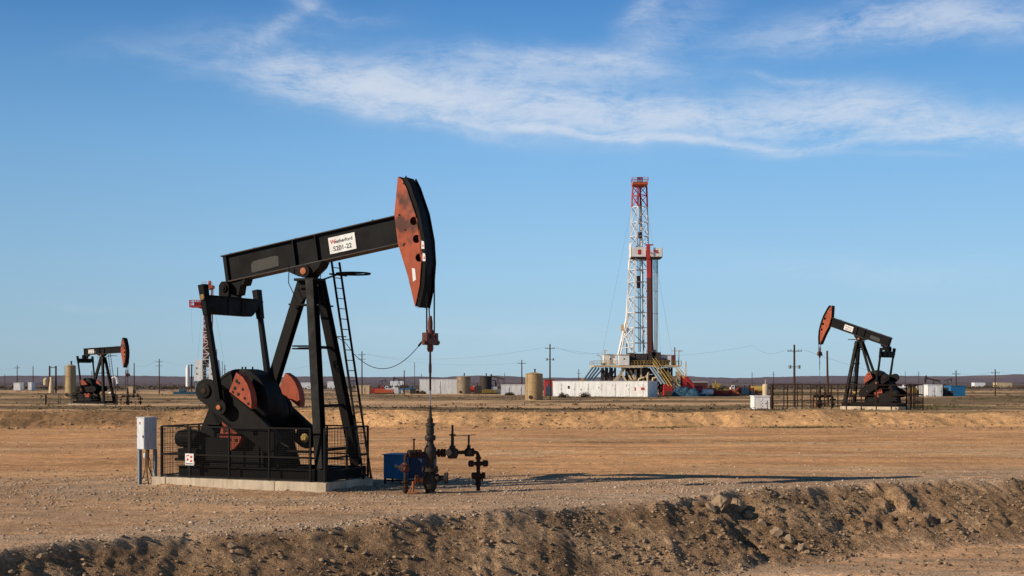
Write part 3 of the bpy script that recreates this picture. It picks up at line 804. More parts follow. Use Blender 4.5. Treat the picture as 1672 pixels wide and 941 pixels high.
# ------------------------------------------------------------------ wellhead of the main pump
def wellhead(loc, label, sc=1.0, full=True):
    w = empty('wellhead', loc, 0, label, 'wellhead', 'wellheads under the pumpjack heads')
    w.scale = (sc,) * 3
    I = M['dkiron']; Ru = M['rust']
    m = MB()
    m.lathe([(.22, 0), (.22, .05), (.14, .06), (.14, .12), (.18, .16), (.215, .32), (.20, .5), (.14, .6), (.13, .66), (.25, .67), (.25, .715), (.23, .72), (.23, .77), (.13, .78), (.12, 1.0), (.17, 1.03), (.18, 1.18)], (0, 0, 0), 22)
    m.build('casing_head', I, w)
    m = MB()
    for k in range(8):
        an = k * math.pi / 4; m.lathe([(.022, 0), (.022, .2)], (.21 * math.cos(an), .21 * math.sin(an), .62), 6)
    m.build('flange_bolt', Ru, w)
    m = MB()
    m.lathe([(.18, 1.18), (.19, 1.22), (.18, 1.33), (.13, 1.42), (.1, 1.5), (.1, 1.56), (.15, 1.58), (.17, 1.66), (.15, 1.72), (.1, 1.74), (.12, 1.8), (.11, 1.98), (.14, 2.0), (.13, 2.08), (.08, 2.1), (.09, 2.2), (.05, 2.26), (.04, 2.45), (.03, 2.6)], (0, 0, 0), 18)
    m.build('stuffing_box', I, w)
    # left branch, comes a little towards the viewer
    Z = 1.2
    e = (-.70, -.36)
    def pt(t, z=Z): return (e[0] * t, e[1] * t, z)
    m = MB()
    m.tube([pt(.2), pt(.88), (e[0] * .96, e[1] * .96, Z - .02), (e[0], e[1], Z - .09), (e[0], e[1], .05)], .05, 10)
    m.build('left_pipe', Ru, w)
    m = MB(); ax = Vector((e[0], e[1], 0)).normalized()
    for t in (.36, .47, .6, .7, .8):
        m.lathe([(.1, 0), (.12, .02), (.12, .06), (.1, .08)], pt(t), 10, ax)
    m.lathe([(.05, 0), (.06, .06), (.025, .07), (.025, .34), (.05, .35), (.05, .38)], pt(.66, Z + .05), 8)
    m.lathe([(.09, 0), (.09, .04), (.07, .05), (.07, .1), (.09, .11), (.09, .15)], (e[0], e[1], .1), 10)
    m.lathe([(.09, 0), (.11, .02), (.11, .06), (.08, .08)], (e[0], e[1], .34), 10)
    m.lathe([(.09, 0), (.09, .03)], (e[0], e[1], .0), 10)
    m.each('pipe_fitting', Ru, w)
    m = MB(); m.lathe([(.08, 0), (.12, .03), (.13, .1), (.1, .16), (.12, .2), (.08, .26)], (e[0], e[1], .68), 12)
    m.torus((e[0] - .08, e[1] - .12, .8), .09, .02, (0, 1, 0), 12, 5)
    m.each('red_valve', M['dkred'], w)
    # right branch goes back
    f = (1.40, .55)
    def rt(t, z=Z - .0): return (f[0] * t, f[1] * t, z)
    ax = Vector((f[0], f[1], 0)).normalized()
    m = MB()
    m.tube([rt(.1), rt(.93), (f[0] * .975, f[1] * .975, Z - .02), (f[0], f[1], Z - .1), (f[0], f[1], .05)], .058, 10)
    m.build('right_pipe', Ru, w)
    m = MB()
    for t in (.15, .22, .27, .40, .52, .74, .86):
        m.lathe([(.09, 0), (.125, .015), (.125, .055), (.09, .07)], rt(t), 12, ax)
    for z, r in ((.98, .09), (.48, .11), (.2, .1), (.3, .085), (.78, .085)):
        m.lathe([(r * .8, 0), (r, .02), (r, .07), (r * .8, .09)], (f[0], f[1], z), 10)
    m.each('pipe_fitting', Ru, w)
    m = MB()
    m.lathe([(.13, -.17), (.16, -.1), (.17, 0), (.15, .1), (.09, .14), (.09, .2), (.05, .22), (.045, .5), (.09, .51), (.09, .54), (.035, .56), (.03, .82)], rt(.46), 12)
    m.torus((rt(.46)[0], rt(.46)[1], Z + .53), .1, .014, (0, 0, 1), 14, 5)
    m.lathe([(.1, 0), (.1, .2)], (rt(.46)[0] - .05, rt(.46)[1] - .1, Z + .02), 10, (-.3, -1, 0))
    m.build('gate_valve', I, w)
    m = MB()
    m.lathe([(.11, -.12), (.14, -.05), (.14, .05), (.1, .1), (.06, .12), (.06, .2), (.03, .22), (.03, .5)], rt(.8), 12)
    m.bar((rt(.8)[0] - .42, rt(.8)[1] - .1, Z + .49), (rt(.8)[0] + .2, rt(.8)[1] + .05, Z + .52), .05, .02)
    m.build('lever_valve', I, w)
    m = MB()
    m.lathe([(.06, -.3), (.1, -.27), (.1, -.15), (.05, -.13), (.07, 0), (.07, .1), (.05, .13), (.1, .15), (.1, .27), (.06, .3)], (f[0], f[1], .86), 10, (1, .2, 0))
    m.lathe([(.06, 0), (.06, .1), (.04, .12), (.04, .2), (.09, .22), (.09, .27)], (f[0] - .12, f[1], .42), 10, (1, 0, 0))
    m.lathe([(.07, -.2), (.1, -.18), (.1, -.06), (.06, 0), (.06, .1), (.1, .12), (.1, .2)], (f[0], f[1], .5), 10, (1, .2, 0))
    m.build('check_valve', Ru, w)
    m = MB()
    m.lathe([(.1, 0), (.13, .04), (.13, .1), (.08, .12), (.08, .25), (.16, .27), (.16, .33)], (.15, -.03, .47), 12, (1, 0, 0))
    m.torus((.5, -.03, .47), .15, .03, (1, 0, 0), 14, 6)
    m.build('side_valve', I, w)
    m = MB()
    m.lathe([(.06, 0), (.08, .05), (.08, .12), (.04, .14), (.04, .2), (.11, .21), (.11, .24)], (-.2, -.06, .42), 12, (-1, -.1, 0))
    m.torus((-.42, -.08, .42), .12, .022, (1, 0, 0), 14, 6); m.torus((-.36, -.08, .42), .12, .022, (1, 0, 0), 14, 6)
    m.tube([(-.5, -.1, .05), (-.5, -.1, .38)], .03, 6); m.tube([(-.62, -.1, .05), (-.5, -.1, .3)], .022, 6); m.bar((-.72, -.1, .05), (-.3, -.1, .05), .08, .04)
    m.build('orange_handwheel', M['orange'], w)
    return w


w1 = W1(2.97, 0, 0)
wellhead((w1.x, w1.y, -.02), 'rusty wellhead valve tree with side pipes under the nearest pumpjack head')
def wl(L_, P_, rz_, z_, sc_=1):
    p = L_(2.97, 0, 0) * sc_; return (P_[0] + p.x * math.cos(rz_) - p.y * math.sin(rz_), P_[1] + p.x * math.sin(rz_) + p.y * math.cos(rz_), z_)
wh2 = wellhead(wl(L2, P2, R(140), .42), 'dark red wellhead seen through the rusty rail fence at right')
wellhead(wl(L3, P3, RZ1, -.05, .93), 'small black wellhead beside the far left pumpjack')

# blue skid box
bx = empty('blue_box', (G(657, 43.3), 43.3, 0), R(-14), 'bright blue steel box on short legs behind the wellhead', 'box')
m = MB(); m.b2((-.52, -.35, .17), (.32, .5, .93)); m.build('body', M['blue'], bx, bevel=.02)
m = MB(); m.prism([(.34, .19), (1.0, .19), (1.0, .91), (.34, .91)], -.3, .5); m.build('rear_section', M['blueshade'], bx, bevel=.01)
m = MB(); m.b2((-.55, -.42, .932), (1.02, .55, .955)); m.build('lid', M['blue'], bx)
m = MB(); m.b2((-.1, -.42, .53), (.12, -.351, .60)); m.lathe([(.05, 0), (.05, .08)], (-.08, -.35, .59), 8, (0, -1, 0)); m.build('latch', M['cream'], bx)
m = MB()
for x in (-.48, .95):
    for y in (-.3, .45): m.bar((x, y, -.05), (x, y, .18), .06)
m.bar((-.5, -.3, .12), (.97, -.3, .12), .05); m.build('stand', M['dkiron'], bx)

# electrical cabinet
ec = empty('control_cabinet', (G(240, 42.9), 42.9, 0), R(-44), 'grey-white electrical cabinet on two posts left of the nearest pumpjack', 'cabinet')
m = MB(); m.b2((-.22, -.22, 1.12), (.22, .22, 2.13)); m.build('body', M['cab'], ec, bevel=.012)
m = MB(); m.b2((-.205, -.24, 1.14), (.205, -.222, 2.11)); dd = m.build('door', M['cab'], ec, bevel=.006)
m = MB(); m.b2((.16, -.26, 1.5), (.19, -.241, 1.58)); m.b2((-.2, -.255, 1.5), (-.18, -.241, 1.56)); m.build('handle', M['hole'], dd)
m = MB(); m.b2((-.05, -.247, 1.92), (.02, -.241, 2.0)); m.build('warning_sticker', M['orange'], dd)
m = MB(); m.b2((-.25, -.25, 2.131), (.25, .25, 2.15)); m.build('roof', M['cab'], ec)
for x, y in ((-.2, -.14), (.15, .2)):
    m = MB(); m.ibeam((x, y, 0), (x, y, 1.119), .1, .1, .015, up=(0, 1, 0)); m.build('post', M['pipe'], ec)
m = MB()
m.tube([(0, 0, 1.12), (.0, 0, .85), (.03, -.02, .7), (0, 0, .4), (.1, .0, 0)], .02, 6); m.tube([(.08, 0, 1.12), (.08, 0, .6), (.2, .05, .3), (.45, .1, .0)], .02, 6)
m.tube([(.12, 0, 1.12), (.1, 0, .9), (.22, 0, .7), (.26, .0, .3)], .015, 6)
m.tube([(-.06, 0, 1.12), (-.1, 0, .5), (-.15, -.05, .2), (-.5, -.1, .02)], .012, 6)
m.each('conduit', M['black2'], ec)
m = MB(); m.lathe([(.05, 0), (.05, .12), (.03, .14)], (-.02, -.06, .86), 8); m.build('junction_box', M['sign'], ec)


# ------------------------------------------------------------------ rail fences of far pumps
def rail_fence(label, mat, runs, z, H_=1.7, sp=1.6, pr=.045, extra=True):
    x0, y0 = runs[0][0]
    r = empty('rail_fence', (x0, y0, z), 0, label, 'fence')
    for (a, b) in runs:
        a = Vector((*a, 0)) - Vector((x0, y0, 0)); b = Vector((*b, 0)) - Vector((x0, y0, 0))
        n = max(1, round((b - a).length / sp))
        for i in range(n + 1):
            p = a.lerp(b, i / n); m = MB(); m.bar(p, p + Vector((0, 0, H_)), pr * 2, pr * 2); m.build('post', mat, r)
        m = MB()
        for w in (.55 * H_ * .55, H_ * .62, H_): m.bar(a + Vector((0, 0, w)), b + Vector((0, 0, w)), pr * 1.3, pr * 1.5)
        m.each('rail', mat, r)
    return r


def c2w(px, Y): return (G(px, Y), Y)
rail_fence('rusty brown rail fence around the right-hand pumpjack and its wellhead', M['rust'],
           [(c2w(1262, 122), c2w(1480, 119.5)), (c2w(1480, 119.5), c2w(1507, 124)), (c2w(1507, 124), c2w(1480, 136)), (c2w(1480, 136), c2w(1258, 138)), (c2w(1258, 138), c2w(1262, 122))], .40, 2.35, 1.35)
rail_fence('low dark rail fence around the small pumpjack at far left', M['dkiron'],
           [(c2w(74, 160), c2w(160, 158)), (c2w(160, 158), c2w(192, 161)), (c2w(192, 161), c2w(186, 171)), (c2w(186, 171), c2w(76, 171)), (c2w(76, 171), c2w(74, 160))], -.05, 1.45, 1.8, .024)

# ------------------------------------------------------------------ containers / cabins
def container(name, x0px, x1px, Y, h, label, mat, depth=2.6, rz=0, group=None, doors=0, endmat=None, cat='container', roof=None, rib=.6):
    w = (x1px - x0px) / F * Y; x = G((x0px + x1px) / 2, Y); z = hz(x, Y + depth / 2) - .05
    r = empty(name, (x, Y + depth / 2, z), rz, label, cat, group)
    m = MB(); m.b2((-w / 2, -depth / 2, .12), (w / 2, depth / 2, h)); bd = m.build('body', mat, r, bevel=.02)
    m = MB()
    n = max(2, int(w / rib))
    for i in range(n + 1):
        xx = -w / 2 + .04 + (w - .08) * i / n
        m.b2((xx - .035, -depth / 2 - .012, .16), (xx + .035, -depth / 2 - .002, h - .08))
    for y_ in range(5):
        yy = -depth / 2 + .1 + (depth - .2) * y_ / 4
        m.b2((w / 2 + .002, yy - .03, .16), (w / 2 + .035, yy + .03, h - .08))
    m.each('wall_rib', mat, bd)
    m = MB(); m.b2((-w / 2 - .05, -depth / 2 - .05, h + .001), (w / 2 + .05, depth / 2 + .05, h + .1)); m.build('roof', roof or mat, r)
    m = MB()
    for xx in (-w / 2 + .1, w / 2 - .1, 0): m.b2((xx - .1, -depth / 2 + .05, -.1), (xx + .1, depth / 2 - .05, .119))
    m.build('skid', M['dkiron'], r)
    for i in range(doors):
        xx = -w / 2 + w * (i + .5) / doors
        m = MB(); m.b2((xx - .42, -depth / 2 - .055, .2), (xx + .42, -depth / 2 - .036, h - .3)); dr = m.build('door', mat, r)
        m = MB(); m.b2((xx + .3, -depth / 2 - .075, h * .48), (xx + .36, -depth / 2 - .056, h * .56)); m.build('handle', M['hole'], dr)
    return r


def tank(px, wpx, base, top, Y, label, mat, taper=1.0, group=None, extras='pipe'):
    rad = wpx / F * Y / 2; x = G(px, Y); z = hz(x, Y) - .05
    h = H - (top - CY) * Y / F - z
    r = empty('storage_tank', (x, Y, z), 0, label, 'tank', group)
    m = MB(); m.lathe([(rad, 0), (rad * taper, h * .97)], (0, 0, 0), 32); sh = m.build('shell', mat, r)
    m = MB(); m.lathe([(rad * taper + .04, h * .971), (rad * taper + .04, h * .985), (.25, h + .18), (.001, h + .18)], (0, 0, 0), 32); m.build('roof', mat, r)
    m = MB()
    for k in (.33, .66): m.torus((0, 0, h * k), rad * (1 + (taper - 1) * k) + .012, .025, (0, 0, 1), 32, 4)
    m.each('weld_seam', mat, sh)
    m = MB(); m.lathe([(.12, 0), (.12, .5), (.2, .52), (.2, .6)], (rad * .1, 0, h + .1), 10); m.build('vent', M['rust'], r)
    m = MB(); m.lathe([(.3, 0), (.3, .1)], (-rad * .4, -rad * .9, .5), 12, (-.4, -.9, 0)); m.build('manway', M['rust'], r)
    m = MB(); a = 2.4
    for d in (-.2, .2):
        m.bar((rad * math.cos(a) * 1.05 + d, -rad * 1.05 * math.sin(a), 0), (rad * taper * math.cos(a) * 1.05 + d, -rad * taper * 1.05 * math.sin(a), h), .04)
    for k in range(int(h / .35)): m.bar((rad * math.cos(a) * 1.05 - .2, -rad * 1.05 * math.sin(a), .3 + k * .35), (rad * math.cos(a) * 1.05 + .2, -rad * 1.05 * math.sin(a), .3 + k * .35), .03)
    m.build('ladder', mat, r)
    return r


tank(872, 28.5, 652, 610, 214, 'tan storage tank, the larger and nearer one left of the drilling rig', M['tan'])
tank(757, 22.5, 643, 615, 285, 'beige cylindrical storage tank beside the white container', M['beige'])
tank(115.5, 19, 640, 597, 215, 'tapered beige tank behind the far left pumpjack', M['tan'], .84)
tk = tank(793, 20, 643, 615, 300, 'dark rust-stained tank standing between the two lighter tanks', M['rigdark'])
m = MB(); m.tube([(1.5, -.2, 3.2), (2.2, -.2, 3.1), (2.4, -.2, 0)], .14, 8); m.build('drain_pipe', M['rust'], tk)

container('shipping_container', 685, 746, 290, 3.2, 'long white container left of the beige tank', M['white'], 3.2, doors=1, roof=M['white'])
container('shipping_container', 818, 857, 262, 2.1, 'small white container behind the tan tank', M['white'], 2.6, doors=2)
container('shipping_container', 889, 906, 255, 3.0, 'short red container with dark interior left of the long white mud tank', M['rigred'], 4, roof=M['dkred'])
container('site_cabin', 581, 603, 278, 1.9, 'cream site cabin near the pole behind the ladder', M['cream'], 2.6, doors=1, cat='cabin')
mt_ = container('mud_tank', 908, 1071, 236, 2.75, 'long white panelled mud tank row in front of the drilling rig', M['white'], 6.0, rz=R(-22), rib=2.4, cat='mud tank', doors=7, roof=M['white'])
# dark marks and red sign on the white tank
m = MB()
for xx, zz, ww, hh in ((-5.9, 1.5, .35, .5), (-3.5, 1.2, .12, .3), (-.2, 1.6, .2, .2), (4.9, 1.9, .1, .3), (2.3, 2.0, .1, .2)):
    m.b2((xx, -3.062, zz), (xx + ww, -3.058, zz + hh))
m.each('hatch', M['rigdark'], mt_)
m = MB(); m.b2((7.55, -3.062, 1.3), (8.15, -3.057, 1.75)); m.b2((6.4, -3.062, 1.2), (6.6, -3.057, 1.8)); m.each('red_sign', M['rigred'], mt_)
container('shipping_container', 1515, 1539, 232, 2.15, 'white container with stencil marks at the far right', M['white'], 5.5, doors=2)
container('dumpster', 1553, 1576, 238, 2.0, 'blue steel dumpster right of the far white container', M['blue'], 4.0, cat='dumpster')
wb_ = container('equipment_box', 1231.5, 1257, 124, 1.28, 'white steel box in front of the rusty rail fence', M['white'], 2.0, doors=1, cat='box')
m = MB()
for k in range(6): m.b2((-.12 + .14 * (k % 2), -1.062, .2 + .15 * k), (-.06 + .15 * (k % 2), -1.057, .29 + .15 * k))
m.b2((-.5, -1.062, .15), (.6, -1.058, .2)); m.build('stencil_marks', M['rigdark'], wb_)

# ------------------------------------------------------------------ drilling rig
RY = 250.0; RX = G(1046, RY)
def make_rig():
    S = RY / F
    z0 = hz(RX, RY); rig = empty('drilling_rig', (RX, RY, 0), 0, 'tall white drilling rig with red and white lattice mast on a yellow-railed platform', 'drilling rig')
    Z = lambda py: H - (py - CY) * S
    X = lambda px: (px - 1046) * S
    # mast: four legs given as photo columns per level: back-left, front corner, right, back-right
    lev = [(590, 1024.5, 1034.5, 1064), (560, 1025, 1035, 1064), (535, 1025.5, 1035.3, 1063), (510, 1026.3, 1035.8, 1062.5), (485, 1027, 1036.3, 1062), (460, 1027.7, 1037, 1061.3), (440, 1028.3, 1037.5, 1060.6), (424, 1029, 1038, 1060),
           (404, 1030, 1039, 1059.5), (385, 1031, 1040, 1059), (362, 1032, 1041, 1058.3), (337, 1033, 1042, 1057.6), (318, 1033.8, 1042.6, 1057), (303, 1034.5, 1043, 1056.5)]
    th = R(28)
    rows = []
    for (py, a, b, c) in lev:
        A = X(a); B_ = X(b); C_ = X(c); z = Z(py)
        W = (C_ - B_) / math.cos(th)
        pB = Vector((B_, 0, z)); pC = Vector((C_, W * math.sin(th), z))
        dA = (B_ - A) / math.sin(th) if False else W
        pA = Vector((A, (B_ - A) / math.tan(th), z)); pD = pA + (pC - pB)
        rows.append((pA, pB, pC, pD))
    def lat(i0, i1, mat, nm, r=.14):
        m = MB(); d = MB()
        for i in range(i0, i1):
            for k in range(4): m.bar(rows[i][k], rows[i + 1][k], r * 2)
            for (p, q) in ((0, 1), (1, 2), (2, 3), (3, 0)):
                if (p, q) == (1, 2):
                    d.bar(rows[i + 1][p], rows[i + 1][q], .14)
                    if i >= 7: d.bar(rows[i][p], rows[i + 1][q], .09); d.bar(rows[i][q], rows[i + 1][p], .09)
                    continue
                d.bar(rows[i + 1][p], rows[i + 1][q], .12)
                d.bar(rows[i][p], rows[i + 1][q], .11)
                if (p, q) == (0, 1) and i % 2: d.bar(rows[i][q], rows[i + 1][p], .11)
        m.each('mast_leg', mat, rig, smooth=False); d.build('lattice_brace', mat, rig, smooth=False)
    lat(0, 7, M['white2'], 'w'); lat(7, 11, M['white2'], 'w', .12); lat(11, 13, M['rigred'], 'r', .12)
    # splayed back leg, left
    m = MB()
    m.bar((X(1010), 1, Z(580)), (X(1025), 3, Z(520)), .28); m.bar((X(1025), 3, Z(520)), (X(1029), 2.5, Z(455)), .26)
    m.bar((X(1012), 1, Z(569)), (X(1034), 0, Z(566)), .14); m.bar((X(1016), 1.4, Z(556)), (X(1034), 0, Z(535)), .13); m.bar((X(1020), 1.4, Z(540)), (X(1032), 0, Z(580)), .13)
    m.bar((X(1017), 5, Z(580)), (X(1029), 3, Z(510)), .2)
    m.each('splayed_leg', M['white2'], rig, smooth=False)
    m = MB(); m.b2((X(1014), .5, Z(540)), (X(1019), 1.5, Z(530))); m.build('winch_box', M['cream'], rig)
    m = MB(); m.bar((X(1068), 4, Z(590)), (X(1063), 3, Z(535)), .25); m.bar((X(1072), 4, Z(590)), (X(1064), 3, Z(500)), .14); m.each('splayed_leg', M['rigbrown'], rig)
    # crown
    m = MB(); m.b2((X(1033), -.6, Z(302)), (X(1057.5), 2.4, Z(297.5))); m.prism([(X(1034), Z(302)), (X(1056), Z(302)), (X(1052), Z(304.5)), (X(1040), Z(304.5))], -.3, 2.1); cr = m.build('crown_block', M['rigorange'], rig)
    m = MB()
    for px in (1032.5, 1038, 1045, 1051, 1058):
        for y in (-.7, 2.5): m.bar((X(px), y, Z(297.5)), (X(px), y, Z(290.5)), .06)
    for py in (290.5, 294):
        for y in (-.7, 2.5): m.bar((X(1032.5), y, Z(py)), (X(1058), y, Z(py)), .06)
        for px in (1032.5, 1058): m.bar((X(px), -.7, Z(py)), (X(px), 2.5, Z(py)), .06)
    m.build('railing', M['rigred'], cr)
    m = MB()
    for k in range(4): m.lathe([(.5, 0), (.55, .05), (.5, .12)], (X(1041 + k * 2.5), 0.4, Z(293.5)), 14, (1, 0, 0))
    m.b2((X(1041), .3, Z(290.5)), (X(1050), 1.2, Z(289))); m.each('sheave', M['rigdark'], cr)
    # monkey board
    m = MB(); m.b2((X(1029.5), -1.6, Z(420.5)), (X(1053), -1.5, Z(405))); m.b2((X(1029.3), -1.6, Z(420.5)), (X(1030.3), 3, Z(397)))
    m.b2((X(1065.5), -1.6, Z(420)), (X(1080), -1.5, Z(406))); m.b2((X(1079.5), -1.6, Z(420)), (X(1080.2), 3.2, Z(406))); m.b2((X(1030), 3.1, Z(420)), (X(1080), 3.2, Z(406)))
    mb_ = m.build('monkey_board', M['white2'], rig)
    m = MB(); m.b2((X(1030), -1.5, Z(422)), (X(1080), 3.1, Z(420.7))); m.build('deck', M['rigdark'], mb_)
    m = MB()
    for a, b, c, d in ((1040, 1045.5, 417, 409), (1066.5, 1073, 412.5, 410), (1069, 1074, 415, 413)):
        m.b2((X(a), -1.63, Z(c)), (X(b), -1.605, Z(d)))
    m.each('marking', M['rigred'], mb_)
    # travelling pipe: red above, dark brown below
    m = MB(); m.b2((X(1054.5), -2.0, Z(424)), (X(1060), -1.0, Z(401))); m.bar((X(1057.8), -1.4, Z(424)), (X(1058.5), -1.4, Z(455)), .75); m.b2((X(1053.5), -1.9, Z(402)), (X(1065), -1.0, Z(400.5))); m.build('service_column', M['rigred'], rig)
    m = MB(); m.bar((X(1058.5), -1.4, Z(455)), (X(1059.3), -1.4, Z(592)), .8); m.build('service_column', M['rigbrown'], rig)
    m = MB()
    for k in range(4): m.bar((X(1061.5 + k * 1.0), -1.0 + .2 * k, Z(424)), (X(1063 + k * .9), -1 + .2 * k, Z(592)), .12)
    m.each('racked_pipe', M['rigdark'], rig)
    m = MB()
    for k in range(5): m.tube([(X(1067 + k * 1.9), .3 * k, Z(421)), (X(1068.5 + k * 1.35), .3 * k, Z(590))], .055 if k < 4 else .1, 5)
    for py in (445, 475, 512): m.bar((X(1064), .3, Z(py)), (X(1076), 1.2, Z(py)), .06)
    m.each('racked_pipe', M['pipe'], rig)
    m = MB()
    for a, b in ((1041.5, 1044), (1046, 1046.3)):
        m.bar((X(a), 1.2, Z(300)), (X(b), 1.2, Z(575)), .1 if a < 1045 else .17)
    m.bar((X(1048.5), 1, Z(330)), (X(1051), 1, Z(590)), .1)
    m.b2((X(1043.5), .9, Z(388)), (X(1048.5), 1.7, Z(378))); m.b2((X(1041), .9, Z(470)), (X(1045.5), 1.7, Z(450)))
    m.each('hoist_line', M['rust'], rig)
    # guy lines
    for a, b in (((1033, 330), (983, 578)), ((1058, 345), (1098, 590)), ((1031, 405), (1018, 580)), ((1066, 420), (1080, 600))):
        m = MB(); m.tube([(X(a[0]), 1, Z(a[1])), (X(b[0]), -1, Z(b[1]))], .013, 4); m.build('guy_line', M['wire'], rig)
    # floor
    fz = Z(597)
    m = MB(); m.b2((X(967), -5, Z(599.5)), (X(1107), 8, fz)); m.b2((X(1000), -5.4, Z(601)), (X(1046), -5.02, Z(597.5))); m.build('drill_floor', M['cream'], rig)
    m = MB()
    for k in range(29):
        px = 967 + 140 * k / 28; m.bar((X(px), -5, fz), (X(px), -5, Z(590)), .07)
    for py in (590, 593.5): m.bar((X(967), -5, Z(py)), (X(1107), -5, Z(py)), .07)
    for y in (-5, -1, 3, 8):
        for px in (967, 1107): m.bar((X(px), y, fz), (X(px), y, Z(590)), .07)
    for px in (967, 1107): m.bar((X(px), -5, Z(590)), (X(px), 8, Z(590)), .07)
    m.build('railing', M['yellow'], rig)
    m = MB()
    for k in range(12):
        px = 972 + random.random() * 130; w_ = 1 + random.random() * 3; hh = 1.5 + random.random() * 4
        if 1000 < px < 1026: continue
        m.b2((X(px), -4.7, fz + .01), (X(px + w_), -4 + random.random(), fz + hh * S))
    m.each('floor_equipment', M['yellow'], rig)
    m = MB()
    for a, b, t in ((1024, 1034, 577), (1036, 1054, 578), (1056, 1076, 576), (1062, 1068, 572), (1076, 1090, 588)):
        m.b2((X(a), -3, fz + .01), (X(b), 1, Z(t)))
    for k in range(6):
        px = 1024 + 55 * random.random(); m.b2((X(px), -3.4, fz + .012), (X(px + 3), -3.01, Z(584 + 6 * random.random())))
    m.build('drawworks', M['rigdark'], rig)
    # dog houses
    for (a, b, t, bt, mt, y0) in ((984, 1004, 580, 596, 'white2', -3.5), (1007, 1023.5, 580.5, 597, 'white2', -5.3), (1076, 1092, 580.5, 592, 'white', -2.5)):
        m = MB(); m.b2((X(a), y0, Z(bt)), (X(b), y0 + 3, Z(t))); dg = m.build('doghouse', M[mt], rig, bevel=.03)
        m = MB(); m.b2((X((a + b) / 2 - .8), y0 - .03, Z(588)), (X((a + b) / 2 + 1), y0 - .002, Z(585.5))); m.build('window', M['glass'], dg)
        m = MB(); m.b2((X(a) - .1, y0 - .1, Z(t) + .001), (X(b) + .1, y0 + 3.1, Z(t) + .1)); m.build('roof', M['cream'], dg)
    m = MB(); m.b2((X(1092.5), -4.9, Z(598)), (X(1098), -3, Z(580.5))); m.bar((X(1097), -4.5, Z(581)), (X(1097), -4.5, Z(568)), .18); m.build('red_locker', M['rigbrown'], rig)
    m = MB()
    m.bar((X(985), -4, Z(590)), (X(985), -4, Z(573)), .16); m.bar((X(983), -4, Z(573)), (X(989), -4, Z(573.5)), .1); m.b2((X(984), -4.2, Z(577)), (X(986.3), -3.8, Z(573)))
    m.bar((X(1104), -4, Z(597)), (X(1104), -4, Z(573)), .14); m.bar((X(1092.5), -4, Z(574)), (X(1111), -4, Z(574)), .12)
    m.tube([(X(979.5), -4.6, Z(596)), (X(979), -4.6, Z(586)), (X(977), -4.6, Z(582)), (X(972), -4.6, Z(581))], .09, 6)
    m.each('light_pole', M['cream'], rig)
    # substructure
    m = MB()
    for px in (987, 994, 1002, 1028, 1036, 1049, 1053, 1074, 1089, 1093):
        for y in (-3.5, 4, 7.5): m.bar((X(px), y, Z(600.5)), (X(px), y, z0), .35 if px != 1049 else .7)
    for y in (-3.5, 4, 7.5):
        for a, b in ((987, 1002), (1002, 987), (1028, 1049), (1053, 1028), (1074, 1093), (1093, 1074)):
            m.bar((X(a), y, Z(601)), (X(b), y, z0 + .5), .2)
        m.bar((X(985), y, Z(615)), (X(1095), y, Z(615)), .25)
    m.b2((X(1030), -1, Z(601)), (X(1068), 5, Z(611))); m.b2((X(1046), -2, Z(612)), (X(1066), 3, Z(628)))
    m.build('substructure', M['rigdark'], rig, smooth=False)
    m = MB()
    for a, b, c, d in ((1018, 600, 1000, 628), (1016, 602, 996, 628), (1010, 606, 1022, 628), (1020, 607, 1032, 628), (1026, 605, 1036, 628), (1034, 604, 1035, 628), (1043, 598, 1043, 618), (1060, 625, 1050, 614), (1064, 616, 1062, 628)):
        m.bar((X(a), -4.2, Z(b)), (X(c), -4.4, Z(d)), .32)
    for p in (((1037, 628), (1040, 619), (1048, 617)), ((1061, 626), (1062, 618), (1069, 617)), ((1053, 628), (1054, 612), (1055, 607))):
        m.tube([(X(a), -4.6, Z(b)), ] if False else [(X(a), -4.6, Z(b)) for a, b in p], .22, 8)
    m.each('brace_pipe', M['cream'], rig)
    m = MB()
    for a, b, c, d in ((966, 600, 946, 627), (971, 601, 951, 627), (976, 601.5, 953, 630), (982, 602, 957, 630)):
        m.bar((X(a), -4, Z(b)), (X(c), -5, Z(d)), .26)
    for a, b, c, d in ((1057, 600, 1074, 627), (1061, 600, 1079, 627)):
        m.bar((X(a), -5.5, Z(b)), (X(c), -7, Z(d)), .3)
    m.each('raking_brace', M['pipe'], rig)
    m = MB()
    for o in (0, 5):
        m.bar((X(1061 + o), -5.3, Z(592)), (X(1084 + o), -8, Z(630)), .16); m.bar((X(1060 + o), -5.3, Z(585)), (X(1084 + o), -8, Z(622)), .08)
    for k in range(14):
        t = k / 13; m.b2((X(1061 + 23 * t), -5.3 - 2.7 * t, Z(592 + 38 * t)), (X(1067 + 23 * t), -5 - 2.7 * t, Z(592.7 + 38 * t)))
    for k in range(10):
        t = k / 9; m.bar((X(1083 + 14 * t), -6.5, Z(612 + 16 * t)), (X(1083 + 14 * t), -6.5, Z(606 + 16 * t)), .1)
    m.bar((X(1083), -6.5, Z(606)), (X(1098), -6.5, Z(624)), .15); m.bar((X(1083), -6.5, Z(613)), (X(1098), -6.5, Z(630)), .2)
    m.bar((X(945), -5, Z(627)), (X(950), -5, Z(618)), .5); m.bar((X(953), -5, Z(630)), (X(958), -5, Z(622)), .4)
    for px in (1012, 1022, 1030, 1045): m.b2((X(px), -4.9, Z(626)), (X(px + 4), -4.5, Z(622 - random.random() * 3)))
    m.b2((X(1011), -5.2, Z(604)), (X(1017), -4.6, Z(601)))
    m.bar((X(1097), -5, Z(600)), (X(1111), -6, Z(618)), .18); m.bar((X(1100), -5, Z(598)), (X(1114), -6, Z(616)), .12)
    m.each('stair_piece', M['yellow'], rig)
    m = MB(); m.b2((X(1100), -5, z0), (X(1105.5), -3, Z(607))); m.each('white_riser', M['cream'], rig)
